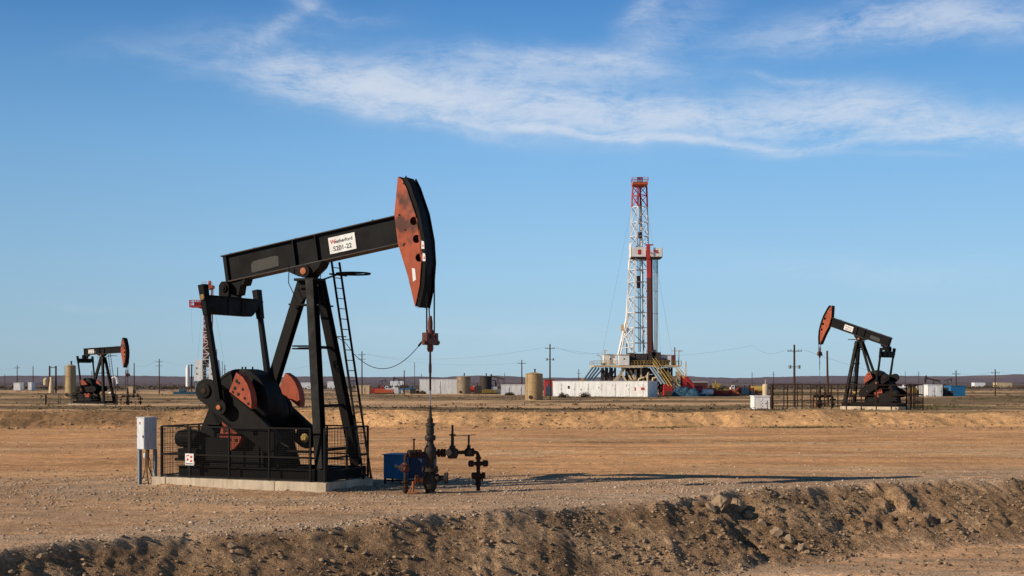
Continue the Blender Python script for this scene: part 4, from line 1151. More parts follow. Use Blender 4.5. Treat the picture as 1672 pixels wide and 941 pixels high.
    m = MB(); m.bar((X(1111.5), -6, Z(615)), (X(1112), -6, Z(591)), .22); m.bar((X(1114.5), -6, Z(615)), (X(1113.5), -6, Z(591)), .16); m.each('exhaust_stack', M['white2'], rig)
    m = MB(); m.prism([(X(1107), z0), (X(1131), z0), (X(1128), Z(632)), (X(1124), Z(624)), (X(1116), Z(613)), (X(1107), Z(613)), (X(1109), Z(622))], -5, -2)
    m.bar((X(1113), -5.3, Z(612)), (X(1127), -5.3, Z(629)), .2)
    m.build('red_power_unit', M['rigred'], rig)
    return rig
make_rig()
container('generator_house', 1126, 1155, 262, 2.5, 'red generator house with white roof right of the drilling rig', M['dkred'], 4, roof=M['white'], cat='cabin')


# left rig, seen behind the main pumpjack
def make_rig2():
    Y = 300.0; S = Y / F; x0 = G(336, Y); z0 = hz(x0, Y)
    r = empty('workover_rig', (x0, Y, 0), 0, 'distant rig with orange crown and red side platform behind the nearest pumpjack', 'drilling rig')
    Z = lambda py: H - (py - CY) * S
    X = lambda px: (px - 336) * S
    m = MB()
    for (a, b) in ((331, 335), (343, 346)):
        for y in (0, 1.4): m.bar((X(a), y, Z(620)), (X(b - 0.6), y, Z(470)), .2)
    m.each('mast_leg', M['rigorange'], r)
    m = MB(); k = 0
    for py in range(470, 615, 9):
        t = (620 - py) / 150; a = 331 + 3 * t; b = 342 + 2 * t
        m.bar((X(a), 0, Z(py)), (X(b), 0, Z(py)), .13); m.bar((X(a if k % 2 else b), 0, Z(py)), (X(b if k % 2 else a), 0, Z(py + 9)), .11); k += 1
    m.build('lattice_brace', M['white2'], r, xf=Matrix.Translation((0, -.5, 0)))
    m = MB(); m.bar((X(336.5), .6, Z(600)), (X(340), .6, Z(485)), 1.5, .6); m.b2((X(332), -.3, Z(582)), (X(342), .5, Z(560))); m.b2((X(333), -.3, Z(545)), (X(339), .4, Z(527))); m.build('hoist_column', M['rigbrown'], r)
    m = MB(); m.bar((X(334), -.2, Z(632)), (X(334), -.2, Z(585)), .7); m.build('pipe_column', M['ductile'], r)
    m = MB(); m.b2((X(330.5), -.6, Z(471)), (X(347.5), 2, Z(466))); m.prism([(X(333), Z(473)), (X(345), Z(473)), (X(344), Z(466)), (X(335), Z(466))], -.3, 1.8)
    for px in (331, 336, 342, 347): m.bar((X(px), -.5, Z(466)), (X(px), -.5, Z(460.5)), .06)
    m.bar((X(331), -.5, Z(461)), (X(347), -.5, Z(461)), .06); m.lathe([(.6, 0), (.6, .4)], (X(341), 0, Z(463)), 12, (1, 0, 0))
    m.build('crown_block', M['rigorange'], r)
    m = MB(); m.b2((X(310.5), -1, Z(502)), (X(331), 2, Z(499))); m.b2((X(310.5), -1, Z(499)), (X(313), -.8, Z(491))); m.bar((X(310.5), -1, Z(491)), (X(331), -1, Z(491)), .15); m.bar((X(310.5), -1, Z(495)), (X(331), -1, Z(495)), .15)
    for px in (315, 319, 323, 327): m.bar((X(px), -1, Z(500)), (X(px), -1, Z(491)), .15)
    m.b2((X(318), -.8, Z(499)), (X(331), 0, Z(493))); m.prism([(X(320), Z(502)), (X(331), Z(502)), (X(331), Z(505))], -.8, 0); m.build('side_platform', M['rigred'], r)
    for a, b, c, d in ((319, 333, 321, 331.5), (343, 360, 344, 355)):
        m = MB(); m.prism([(X(a), Z(622)), (X(b), Z(622)), (X(d + .7), Z(588)), (X(c + .3), Z(588))], -1.5, 1.5); w = m.build('white_house', M['white'], r)
        m = MB(); m.b2((X(a + 4), -1.53, Z(603)), (X(a + 5.5), -1.505, Z(600))); m.b2((X(a + 4), -1.53, Z(612)), (X(a + 6), -1.505, Z(610))); m.build('window', M['glass'], w)
    m = MB()
    for px in (320, 326, 332, 345, 352, 358): m.bar((X(px), 0, z0), (X(px), 0, Z(621.5)), .3)
    m.b2((X(318), -1.6, Z(624)), (X(360), 1.6, Z(622.1))); m.build('substructure', M['pipe'], r)
    for a, b in (((332, 475), (322, 618)), ((346, 475), (350, 600)), ((346, 480), (375, 632)), ((312, 503), (316, 560))):
        m = MB(); m.tube([(X(a[0]), 0, Z(a[1])), (X(b[0]), -1, Z(b[1]))], .012, 4); m.build('guy_line', M['wire'], r)
    m = MB(); m.bar((X(354), 0, Z(588)), (X(354), 0, Z(570)), .12); m.bar((X(363), 0, z0), (X(363), 0, Z(590)), .1); m.bar((X(367), 0, z0), (X(367), 0, Z(597)), .1); m.each('antenna', M['wire'], r)
make_rig2()
vt = empty('separator_vessel', (G(309, 280), 280, 0), 0, 'thin white vertical vessel and dark post left of the distant rig', 'vessel')
S_ = 280 / F
m = MB(); m.lathe([(.2, H + .2 - 17 * S_ + 0), (.42, H - 14 * S_), (.42, H + 15 * S_), (.2, H + 21 * S_)], (-.3, 0, 0), 14); m.build('shell', M['white'], vt)
m = MB(); m.bar((.5, 0, -.4), (.5, 0, H + 22 * S_), .22); m.bar((-.6, 0, -.4), (-.5, 0, H - 10 * S_), .15); m.bar((-.6, .4, -.4), (.1, .4, H - 10 * S_), .15); m.bar((-.5, 0, H + 20 * S_), (.9, 0, H + 20 * S_), .1); m.each('support_post', M['rigdark'], vt)
m = MB(); m.b2((-3.2, -.5, -.4), (1.8, .5, .5)); m.b2((-2, -.6, .5), (-.8, .4, 1.0)); m.build('skid', M['tealblue'], vt)

# ------------------------------------------------------------------ utility poles and lines
POLES = {}
def pole(px, top, base, label, Y=None, arms=1, trans=False, lean=0):
    Y = Y or F * 3.4 / max(base - CY, 6)
    x = G(px, Y); z = hz(x, Y); h = H - (top - CY) * Y / F - z
    o = empty('utility_pole', (x, Y, z - .2), 0, label, 'utility pole', 'wooden utility poles along the field')
    m = MB(); m.tube([(0, 0, 0), (lean, 0, h + .2)], .145, 8, r2=.10); m.build('pole', M['wood'], o)
    m = MB()
    for k in range(arms):
        m.bar((-.8 + lean, -.14, h - .5 - k * .9), (.8 + lean, -.14, h - .5 - k * .9), .07, .08)
    if arms:
        for xx in (-.72, -.4, .4, .72): m.lathe([(.03, 0), (.05, .03), (.03, .12)], (xx + lean, -.14, h - .44), 6)
        m.each('crossarm', M['wood'], o)
    if trans:
        for s_ in (-1, 1):
            m = MB(); m.lathe([(.13, 0), (.16, .03), (.16, .34), (.12, .38)], (s_ * .5, -.05, h - 2.4), 12); m.bar((0, 0, h - 2.2), (s_ * .5, -.05, h - 2.2), .07); m.build('transformer', M['pipe'], o)
    POLES[px] = (x, Y, z - .2 + h)
    return o
pole(898, 562, 652, 'tall wooden pole just right of the tan storage tank', 212, 1, True)
pole(852, 588, 646, 'wooden pole rising behind the small white container', 268, 1)
pole(591, 574, 644, 'wooden pole beside the cream cabin', 275, 2)
pole(660, 605, 644, 'short plain pole left of the long white container', 282, 0)
pole(1297, 563, 668, 'tall wooden pole with two transformers inside the rusty rail fence', 146, 1, True)
pole(1352, 573, 668, 'plain leaning pole between rusty fence and pumpjack', 150, 0, lean=-.1)
pole(1561, 605, 648, 'wooden pole behind the blue dumpster', 255, 1)
pole(1625, 603, 648, 'rightmost wooden pole in the field', 250, 1)
pole(260, 586, 641, 'slim wooden pole right of the far left pumpjack', 300, 2)
pole(219, 593, 641, 'wooden pole with bent top bracket right of the small wellhead', 290, 0)
pole(28, 597, 635, 'leftmost slim wooden pole near the small white hut', 380, 1)
pole(54, 598, 637, 'dark pole standing second from the left edge', 360, 0)
pole(192, 600, 638, 'short pole behind the legs of the far left pumpjack', 340, 0)
pole(1478, 606, 624, 'tiny distant pole above the right-hand pumpjack motor', 620, 0)
for px, top, Y, lab in ((677, 592, 600, 'faint tall mast right of the short plain pole'), (945, 603, 300, 'dark short stack left of the drilling rig'), (1228, 608, 520, 'thin far mast left of the white chemical tank'), (1263, 607, 420, 'thin pole rising behind the left end of the rusty fence'),
                         (1101, 560, 0, ''), (688, 610, 700, 'short faint mast above the long white container'), (824, 609, 650, 'first of two faint masts left of the tan tank'), (1500, 607, 640, 'faint mast between the right-hand pumpjack and the tiny pumpjack'), (205, 604, 420, 'faint mast left of the bent top pole'),
                         (8, 611, 700, 'faint mast at the far left edge'), (150, 606, 450, 'faint mast behind the far left pumpjack'), (367, 596, 350, 'faint antenna right of the distant rig')):
    if not Y: continue
    x = G(px, Y); z = hz(x, Y); h = H - (top - CY) * Y / F - z
    o = empty('antenna_mast', (x, Y, z - .2), 0, lab, 'mast', 'thin masts on the horizon')
    m = MB(); m.tube([(0, 0, 0), (0, 0, h + .2)], .00011 * Y + .06, 6); m.build('mast', M['wood'], o)
    m = MB(); m.bar((-.5, 0, h * .86), (.5, 0, h * .86), .07); m.lathe([(.12, 0), (.12, .3)], (0, 0, h * .7), 6); m.each('bracket', M['wood'], o)
def line(a, b, sag, label, r=.010, dz=0):
    A = Vector(a); B_ = Vector(b); m = MB(); pts = []
    for k in range(25):
        t = k / 24; p = A.lerp(B_, t); p.z -= 4 * sag * t * (1 - t); pts.append(p - A)
    m.tube(pts, r, 4); o = m.build('power_line', M['wire'], None); o.location = A
    tag(o, label, 'power line')
def P_(k, dx=0, dz=-.35): return (POLES[k][0] + dx, POLES[k][1] - .14, POLES[k][2] + dz)
line(P_(591, .5), P_(898, -1), 1.4, 'sagging wire from the pole by the cream cabin to the pole by the tan tank')
line(P_(591, 1), P_(852, -.5), 1.2, 'thin wire from the cream cabin pole to the pole behind the small container')
line(P_(898, 1), (G(985, 246), 246, H + 4.6), .6, 'wire from the pole by the tan tank to the drilling rig')
line(P_(898, .5), (G(1230, 200), 200, H + 4.8), 1.5, 'wire passing behind the drilling rig mast')
line((G(1230, 200), 200, H + 4.8), P_(1297, -1), .8, 'wire arriving at the transformer pole from the left')
line(P_(1297, 1), P_(1625, -1), 2.2, 'wire from the transformer pole to the rightmost pole')
line(P_(1561, 1), P_(1625, -.5), .5, 'short wire between the two right-hand poles')
line(P_(1625, 1), (G(1760, 240), 240, H + 1.2), .8, 'wire leaving the rightmost pole to the right')
line(P_(28, 1), (G(-120, 380), 380, H + 3), 1, 'wire leaving the leftmost pole')
line(P_(260, 1), P_(591, -1), 3, 'long faint wire passing behind the nearest pumpjack')
line(P_(219, .3), P_(260, -1), .6, 'short wire between the two poles right of the small wellhead')

# ------------------------------------------------------------------ distant small pumpjacks
def far_pump(px, Y, hpx, label, flip=1):
    x = G(px, Y); z = hz(x, Y); h = hpx / F * Y
    r = empty('pumpjack', (x, Y, z - .1), 0, label, 'pumpjack', 'tiny distant pumpjacks')
    r.scale = (flip * h / 9, h / 9, h / 9)
    m = MB(); m.bar((-3.5, 0, 6.2), (2.5, 0, 7.6), .5, .7); m.build('walking_beam', M['rigdark'], r)
    m = MB(); m.prism([(2.3, 8.8), (2.9, 8.6), (3.4, 7.4), (3.3, 6.0), (2.9, 5.2), (2.4, 6.6), (2.2, 7.6)], -.3, .3); m.build('horsehead', M['rigdark'], r)
    m = MB()
    for a, b in ((.9, 1), (-1.8, 1), (.9, -1), (-1.8, -1)): m.bar((-.6, 0, 6.6), (a, b, .2), .25)
    m.bar((3.3, 0, 6), (3.3, 0, 0), .08); m.build('samson_post', M['rigdark'], r)
    m = MB(); m.lathe([(1.2, 0), (1.2, .5)], (-3.0, -.8, 2.2), 16, (0, 1, 0)); m.b2((-4.2, -1, 0), (-2, 1, 1.8)); m.bar((-3.3, 0, 6.2), (-2.8, -.5, 2.4), .2); m.build('crank_and_weight', M['rigdark'], r)
far_pump(811, 330, 30, 'tiny dark pumpjack between the dark tank and the small white container', -1)
far_pump(1522, 262, 34, 'tiny dark pumpjack behind the far right white container', -1)
far_pump(625, 480, 16, 'hazy tiny pumpjack right of the cream cabin')
far_pump(650, 430, 22, 'hazy tiny pumpjack left of the short plain pole', -1)
far_pump(1548, 520, 17, 'faint tiny pumpjack near the horizon at far right')
far_pump(1200, 620, 12, 'faint tiny pumpjack near the horizon right of the rig')

# white bent pipes / vents at the left
def goose(px, Y, top, label, kind=0):
    x = G(px, Y); z = hz(x, Y); h = H - (top - CY) * Y / F - z
    r = empty('vent_stack', (x, Y, z - .1), 0, label, 'vent stack', 'white vent stacks left of the nearest pumpjack')
    if kind == 0:
        m = MB(); m.tube([(-1.3, 0, 0), (-.6, 0, .3), (-.7, 0, h * .7), (-.5, 0, h * .92), (0, 0, h), (.5, 0, h * .93), (.7, 0, h * .6)], .28, 8)
        m.build('bent_pipe', M['white'], r)
    else:
        m = MB(); m.lathe([(.45, 0), (.6, .1), (.5, h * .4), (.35, h * .45), (.35, h * .6)], (0, 0, 0), 12); m.lathe([(.6, 0), (.6, h * .2), (.2, h * .27)], (-1.2, 0, h * .3), 12); m.build('vessel', M['cream'], r)
        m = MB()
        for dx in (-.5, .9): m.bar((dx, .3, 0), (dx, .3, h), .28)
        m.bar((-.5, .3, h * .95), (.9, .3, h * .95), .15); m.each('stack', M['rust'], r)
goose(187, 300, 615, 'white bent gooseneck pipe behind the far left pumpjack legs')
goose(84, 300, 597, 'cream vessel with two rusty stacks left of the beige tank', 1)

# ------------------------------------------------------------------ small vehicles, skids, tarps of the yard
def truck(px, Y, label, mat, flip=1, cargo=None):
    Y += 40
    x = G(px, Y); z = hz(x, Y)
    r = empty('truck', (x, Y, z), 0 if flip > 0 else math.pi, label, 'truck', 'vehicles parked in the oil field yard'); r.scale = (.62,) * 3
    m = MB(); m.prism([(1.2, .5), (2.9, .5), (2.9, 1.35), (2.6, 1.5), (2.3, 2.2), (1.2, 2.25)], -1, 1); cb_ = m.build('cab', mat, r, bevel=.05)
    m = MB(); m.prism([(2.68, 1.45), (2.38, 2.1), (2.30, 2.1), (2.6, 1.45)], -.85, .85); m.b2((1.5, -1.02, 1.4), (2.2, 1.02, 2.0)); m.build('window', M['glass'], cb_)
    m = MB(); m.b2((-2.9, -1, .6), (1.1, 1, .8)); m.b2((-2.9, -1, .8), (-2.8, 1, 1.5)); m.b2((-2.9, -1.02, .8), (1.1, -.96, 1.3)); m.b2((-2.9, .96, .8), (1.1, 1.02, 1.3)); m.build('bed', cargo or mat, r)
    for xx in (-1.9, 2.0):
        for yy in (-.95, .95):
            m = MB(); m.lathe([(.3, -.14), (.42, -.12), (.42, .12), (.3, .14)], (xx, yy, .42), 14, (0, 1, 0)); m.build('wheel', M['tyre'], r)
def skidbox(px, Y, w, h, label, mat, kind=0):
    x = G(px, Y); z = hz(x, Y)
    r = empty('equipment_skid', (x, Y, z - .02), random.uniform(-.2, .2), label, 'equipment skid', 'equipment skids in the oil field yard')
    m = MB(); m.b2((-w / 2, -.9, 0), (w / 2, .9, .22)); m.build('skid', M['dkiron'], r)
    m = MB()
    if kind == 0:
        m.b2((-w * .4, -.7, .22), (w * .1, .7, h)); m.b2((w * .15, -.5, .22), (w * .42, .5, h * .65)); m.lathe([(.12, 0), (.12, .6)], (-w * .2, 0, h), 8)
    elif kind == 1:
        m.lathe([(h * .2, -w * .42), (h * .42, -w * .38), (h * .42, w * .38), (h * .2, w * .42)], (0, 0, h * .5 + .2), 14, (1, 0, 0))
    else:
        for i in range(4):
            for j in range(3 - i % 2): m.tube([(-w / 2, -.6 + j * .4, .3 + i * .2), (w / 2, -.6 + j * .4, .3 + i * .2)], .1, 6)
    m.build(('machine', 'vessel', 'pipe_bundle')[kind], mat, r)
truck(617, 292, 'red flatbed truck parked right of the cream cabin', M['rigred'])
truck(639, 300, 'white pickup parked beyond the red truck', M['white'], -1)
truck(666, 288, 'light blue pickup beside the short plain pole', M['blue'])
truck(768, 292, 'white pickup partly behind the beige tank', M['white'])
truck(1160, 300, 'red truck right of the red generator house', M['rigred'], -1)
truck(1204, 290, 'white cab truck standing in the yard right of the rig', M['white'], -1, M['rigdark'])
truck(1243, 320, 'yellow truck left of the rusty rail fence', M['yellow'])
truck(845, 256, 'blue pickup in front of the small white container', M['blue'])
truck(1470, 330, 'white truck behind the fence corner at right', M['white'])
cols = [('red', 'rigred'), ('yellow', 'yellow'), ('orange', 'rigorange'), ('dark', 'rigdark'), ('white', 'white'), ('blue', 'tealblue')]
kn = ('machine skid', 'horizontal vessel', 'pipe bundle')
used_lbl = set()
spots = [(608, 296, 3.2, 1.3, 0, 2, 'right of the cream cabin'), (628, 285, 4, 1, 2, 2, 'behind the red flatbed truck'), (648, 300, 3, 1.4, 4, 0, 'left of the light blue pickup'), (677, 300, 2.4, 1.2, 3, 0, 'at the left end of the long white container'),
         (776, 305, 3, 1.3, 0, 1, 'right of the beige tank'), (784, 292, 3, 1.6, 3, 0, 'at the foot of the dark tank'), (800, 290, 3.4, 1.3, 1, 2, 'right of the dark tank'), (809, 300, 2.5, 1.5, 4, 0, 'left of the small white container'),
         (899, 250, 2.2, 1.6, 5, 0, 'in front of the short red container'), (1094, 246, 3.2, 1.9, 0, 0, 'at the right end of the long mud tank'), (1100, 243, 3.0, 1.3, 3, 2, 'below the rig stairs'), (1137, 252, 3, 1.6, 0, 1, 'in front of the red generator house'),
         (1147, 258, 3.4, 1.5, 0, 2, 'below the generator house doorway'), (1155, 250, 2.6, 1.1, 4, 1, 'right of the generator house corner'), (1166, 255, 3, 1.3, 2, 0, 'two steps right of the generator house'), (1174, 262, 3, 1.9, 1, 0, 'beside the red truck'),
         (1182, 254, 3, 1.1, 0, 2, 'right of the red truck'), (1192, 262, 3, 1.3, 1, 2, 'left of the white cab truck'), (1198, 254, 2.2, 1.0, 2, 0, 'in front of the white cab truck'), (1212, 262, 2.6, 1.1, 0, 1, 'right of the white cab truck'),
         (1220, 258, 2.8, 1.2, 5, 0, 'between the white cab truck and the white steel box'), (1229, 262, 2.6, 1.2, 2, 0, 'left behind the white steel box'), (1237, 270, 3.4, 1.5, 1, 1, 'above the white steel box'),
         (1505, 300, 3, 1.3, 4, 1, 'left of the far right white container'), (1494, 290, 3, 1.2, 1, 0, 'behind the right fence corner'), (1545, 236, 2.6, 1.5, 3, 0, 'between the far white container and the blue dumpster')]
for (px, Y, w_, h_, ci, kd, where) in spots:
    skidbox(px, Y, w_, h_ * 1.15, f'{cols[ci][0]} {kn[kd]} {where}', M[cols[ci][1]], kd)
# blue tarpaulin heaps
def tarp(px, Y, w, h, label):
    x = G(px, Y); z = hz(x, Y); m = MB(); n = 16; vs = []; fs = []
    for j in range(n + 1):
        for i in range(n + 1):
            a = i / n * 2 - 1; b = j / n * 2 - 1
            e = max(0, 1 - (abs(a) ** 3 + abs(b) ** 3)) ** .5
            vs.append((a * w / 2, b * 1.6, h * e * (.65 + .45 * float(fbm(np.array([a * 2.3 + px]), np.array([b * 2.0]), 1., 3)[0])) - .05))
    for j in range(n):
        for i in range(n): fs.append((j * (n + 1) + i, j * (n + 1) + i + 1, (j + 1) * (n + 1) + i + 1, (j + 1) * (n + 1) + i))
    m.add(vs, fs); o = m.build('tarpaulin_heap', M['tealblue'], None, smooth=False); o.location = (x, Y, z)
    tag(o, label, 'tarpaulin')
tarp(1114, 240, 3.8, 2.1, 'crumpled blue tarpaulin heap nearest the rig stairs')
tarp(1131, 239, 2.8, 1.7, 'middle crumpled blue tarpaulin heap below the red power unit')
tarp(1145, 241, 3.6, 1.0, 'low flat blue tarpaulin heap furthest from the rig')

# small white tank near fence, hut at left
r = empty('chemical_tank', (G(1250, 150), 150, hz(G(1250, 150), 150)), 0, 'upright white chemical tank with blue base left of the rusty fence', 'tank')
m = MB(); m.lathe([(.3, 1.1), (.34, 1.15), (.34, 2.3), (.28, 2.4), (.05, 2.42), (.04, 2.9)], (0, 0, 0), 14); m.build('vessel', M['cream'], r)
m = MB(); m.lathe([(.3, 0), (.3, 1.09)], (0, 0, 0), 12); m.tube([(.3, 0, 2.3), (.6, 0, 2.4), (.8, 0, 2.0), (.8, 0, .1)], .06, 6); m.build('base', M['tealblue'], r)
container('equipment_hut', 22, 33, 330, 1.9, 'tiny white hut at the left edge of the field', M['white'], 2.5, cat='hut')
container('equipment_hut', 45.5, 51.5, 330, 2.0, 'tiny white hut between the two leftmost poles', M['white'], 2.5, cat='hut')
container('equipment_hut', 207, 217, 300, 1.5, 'small cream hut behind the small wellhead', M['cream'], 2.5, cat='hut')

# ------------------------------------------------------------------ ground sheet
def build_ground():
    ys = [-60, -20, 0, 10, 16]
    y = 18.0
    while y < 48: ys.append(y); y += .055 if 22 < y else .15
    while y < 89: ys.append(y); y += .35
    while y < 100: ys.append(y); y += .14
    while y < 9500: ys.append(y); y += max(.5, (y - 60) * .0095)
    ys = np.array(ys)
    s = np.concatenate([np.linspace(-1, -.42, 40)[:-1], np.linspace(-.42, .42, 620), np.linspace(.42, 1, 40)[1:]])
    W = 40 + 0.0 * ys
    W = np.maximum(40, ys * 1.0)
    Yg, Sg = np.meshgrid(ys, s, indexing='ij')
    Xg = Sg * W[:, None]
    Zg = height(Xg, Yg)
    n, k = Yg.shape
    co = np.stack([Xg, Yg, Zg], -1).reshape(-1, 3)
    idx = np.arange(n * k).reshape(n, k)
    q = np.stack([idx[:-1, :-1], idx[:-1, 1:], idx[1:, 1:], idx[1:, :-1]], -1).reshape(-1, 4)
    me = bpy.data.meshes.new('ground')
    me.vertices.add(len(co)); me.vertices.foreach_set('co', co.ravel())
    me.loops.add(q.size); me.loops.foreach_set('vertex_index', q.ravel())
    me.polygons.add(len(q)); me.polygons.foreach_set('loop_start', np.arange(0, q.size, 4)); me.polygons.foreach_set('loop_total', np.full(len(q), 4))
    me.update(); me.validate()
    me.shade_smooth()
    x = co[:, 0]; yy = co[:, 1]
    d = yy - crest(x)
    def C(c): return np.array(c)[None, :]
    col = np.zeros((len(co), 3))
    pad = C((.40, .245, .135)); padd = C((.30, .185, .105)); grav = C((.27, .212, .165)); bank = C((.26, .172, .105)); bankl = C((.42, .29, .182)); track = C((.40, .27, .18))
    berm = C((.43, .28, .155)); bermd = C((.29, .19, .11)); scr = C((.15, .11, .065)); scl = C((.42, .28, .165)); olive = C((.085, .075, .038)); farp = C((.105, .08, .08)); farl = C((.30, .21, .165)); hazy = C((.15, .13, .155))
    def mix(a, b, w): return a * (1 - w[:, None]) + b * w[:, None]
    t = sst(fbm(x * .35, yy, 3.2, 4, .6, 31), -.3, .5)
    col = mix(pad + 0 * co, padd, t * .75)
    t2 = sst(fbm(x * .1, yy, .9, 3, .5, 32), .0, .6) * sst(yy, 50, 60); col = mix(col, padd * .8, t2 * .4)
    # gravelly apron around the pump and along the crest
    rr = np.hypot((x + 4.5) / 1.9, (yy - 41) / 1.0)
    g = (1 - sst(rr, 4.2, 7.5)) * .9
    g = np.maximum(g, (1 - sst(d, 3, 9)) * .95 * (d > -.5)) * (.8 + .2 * sst(fbm(x, yy, 1.5, 3, .5, 33), -.3, .3))
    g = np.maximum(g, (1 - sst(yy, 44, 49)) * .6)
    col = mix(col, grav, np.clip(g, 0, 1))
    rt_ = ruts(x, yy); col = mix(col, padd * .82, rt_ * .75)
    gp = sst(fbm(x * .35, yy, 3.0, 4, .6, 70), .08, .3) * sst(yy, 46, 50) * (1 - sst(yy, 74, 84)); col = mix(col, C((.36, .27, .18)), gp * .6)
    cl = sst(fbm(x * .4, yy, 5.0, 4, .6, 71), .05, .4) * sst(yy, 50, 55) * (1 - sst(yy, 86, 91)); col = mix(col, C((.44, .265, .14)), cl * .6)
    dl = np.exp(-((yy - 70.5 - .03 * x) / 1.0) ** 2) * sst(x, -1, 5) * (1 - sst(x, 12, 22)) * sst(fbm(x * .8, yy, 1.2, 3, .6, 73), -.15, .2); col = mix(col, C((.17, .12, .065)), dl * .7)
    oil = np.exp(-(((x + 2.3) / 1.3) ** 2 + ((yy - 39.7) / .7) ** 2)) * .75 + np.exp(-(((x + 5.2) / 1.2) ** 2 + ((yy - 39.2) / .35) ** 2)) * .6
    col = mix(col, C((.07, .05, .035)), np.clip(oil * (.5 + .7 * sst(fbm(x, yy, .7, 4, .6, 72), -.2, .3)), 0, .85))
    # damp brown soil beside the slab
    dm = np.exp(-(((x + 6.5) / 5.5) ** 2 + ((yy - 39.3) / .9) ** 2)) * .5; col = mix(col, C((.2, .125, .07)), dm)
    bk = sst(-d, -.15, .5) * (1 - sst(-d, 3.3, 4.4))
    col = mix(col, mix(bank + 0 * co, bankl, sst(fbm(x, yy, 1.3, 4, .6, 34), -.2, .5)), bk)
    col = mix(col, mix(track + 0 * co, grav, sst(fbm(x * .3, yy, 1., 3, .5, 35), -.2, .5)), sst(-d, 3.3, 4.4))
    # middle berm and field beyond
    yb = 92.5 + 1.2 * fbm(x, x * 0, 14, 3, .5, 13) - 2.5 * sst(-x, 18, 34)
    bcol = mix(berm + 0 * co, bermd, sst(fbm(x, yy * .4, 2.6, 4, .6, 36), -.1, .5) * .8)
    bcol = mix(bcol, bermd * .62, sst(-x, 19, 27) * .92)  # left stretch: browner soil with its shade painted into the colour
    fb = sst(yy, yb - .3, yb + .6)
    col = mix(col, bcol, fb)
    road = np.exp(-((yy - 89.2) / 1.2) ** 2) * .5; col = mix(col, C((.36, .24, .16)), road)
    s1 = sst(fbm(x * .22, yy, 11, 4, .6, 37), -.12, .22)
    sc_ = mix(scl + 0 * co, scr, np.clip(s1 * 1.0, 0, 1))
    sc_ = mix(sc_, olive, sst(fbm(x * .2, yy, 9, 4, .6, 38), .12, .4) * .6)
    col = mix(col, sc_, sst(yy, yb + 3.2, yb + 4.6))
    # green patches
    for gx, gy, rx, ry in ((19.5, 91.2, 2.6, .45), (10.8, 91.4, 1.6, .35), (-41, 119, 6, 2.2), (44, 148, 10, 2.5)):
        w = np.exp(-(((x - gx) / rx) ** 2 + ((yy - gy) / ry) ** 2)) * .8; col = mix(col, C((.085, .09, .03)), w)
    f1 = sst(yy, 340, 430)  # purple-brown far plain, its tint carries painted haze
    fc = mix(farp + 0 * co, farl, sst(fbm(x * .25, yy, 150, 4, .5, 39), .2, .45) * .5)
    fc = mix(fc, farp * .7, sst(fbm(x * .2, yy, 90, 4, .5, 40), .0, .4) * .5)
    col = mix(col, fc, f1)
    col = mix(col, hazy, sst(yy, 420, 2600) * .7)  # more aerial haze painted into the soil colour with distance
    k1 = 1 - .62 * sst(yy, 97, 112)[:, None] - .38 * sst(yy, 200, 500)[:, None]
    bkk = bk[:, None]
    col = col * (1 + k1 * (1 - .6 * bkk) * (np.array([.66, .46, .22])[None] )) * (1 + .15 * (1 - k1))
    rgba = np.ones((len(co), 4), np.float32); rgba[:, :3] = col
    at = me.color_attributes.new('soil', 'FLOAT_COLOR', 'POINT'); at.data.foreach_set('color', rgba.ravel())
    cl = me.attributes.new('clod', 'FLOAT', 'POINT'); cl.data.foreach_set('value', (np.clip(bk, 0, 1) * (yy < 60) + .5 * fb * (yy < 100)).astype(np.float32))
    mt, nt, b = newmat('soil')
    a = N(nt, 'ShaderNodeAttribute', attribute_name='soil'); ac = N(nt, 'ShaderNodeAttribute', attribute_name='clod')
    geo = N(nt, 'ShaderNodeNewGeometry'); pos = geo.outputs['Position']
    n1 = noise(nt, 2.2, 8, .7, vec=pos); n2 = noise(nt, 14, 6, .7, vec=pos); n3 = noise(nt, .9, 6, .65, vec=pos, sc=(.16, 1, 1)); n4 = noise(nt, 4.0, 5, .65, vec=pos, sc=(.12, 1, 1))
    vo = N(nt, 'ShaderNodeTexVoronoi'); vo.inputs['Scale'].default_value = 11; nt.links.new(pos, vo.inputs['Vector'])
    c = a.outputs['Color']
    def mul(c, f, lo, hi, x0=.25, x1=.75):
        r_ = ramp(nt, f, x0, x1, lo, hi)
        v = N(nt, 'ShaderNodeVectorMath', operation='SCALE'); nt.links.new(c, v.inputs[0]); nt.links.new(r_, v.inputs['Scale']); return v.outputs[0]
    n5 = noise(nt, .35, 6, .7, vec=pos, sc=(.5, 1, 1)); n6 = noise(nt, 38, 3, .7, vec=pos)
    c = mul(c, n1, .74, 1.24, .3, .7); c = mul(c, n2, .66, 1.34, .33, .67); c = mul(c, n6, .72, 1.28, .35, .65); c = mul(c, n3, .93, 1.09, .3, .7); c = mul(c, n4, .97, 1.06, .3, .7); c = mul(c, n5, .84, 1.19, .35, .65)
    sep = N(nt, 'ShaderNodeSeparateXYZ'); nt.links.new(pos, sep.inputs[0])
    # scattered pale stones in the soil
    st = ramp(nt, vo.outputs['Distance'], .10, .2, 1, 0)
    rs = N(nt, 'ShaderNodeSeparateColor'); nt.links.new(vo.outputs['Color'], rs.inputs[0])
    pick = ramp(nt, rs.outputs[0], .78, .84)
    mm = N(nt, 'ShaderNodeMath', operation='MULTIPLY'); nt.links.new(st, mm.inputs[0]); nt.links.new(pick, mm.inputs[1])
    nearm = ramp(nt, sep.outputs[1], 46, 80, .55, 0.)
    m2 = N(nt, 'ShaderNodeMath', operation='MULTIPLY'); nt.links.new(mm.outputs[0], m2.inputs[0]); nt.links.new(nearm, m2.inputs[1])
    c = mixc(nt, m2.outputs[0], c, (.56, .43, .31))
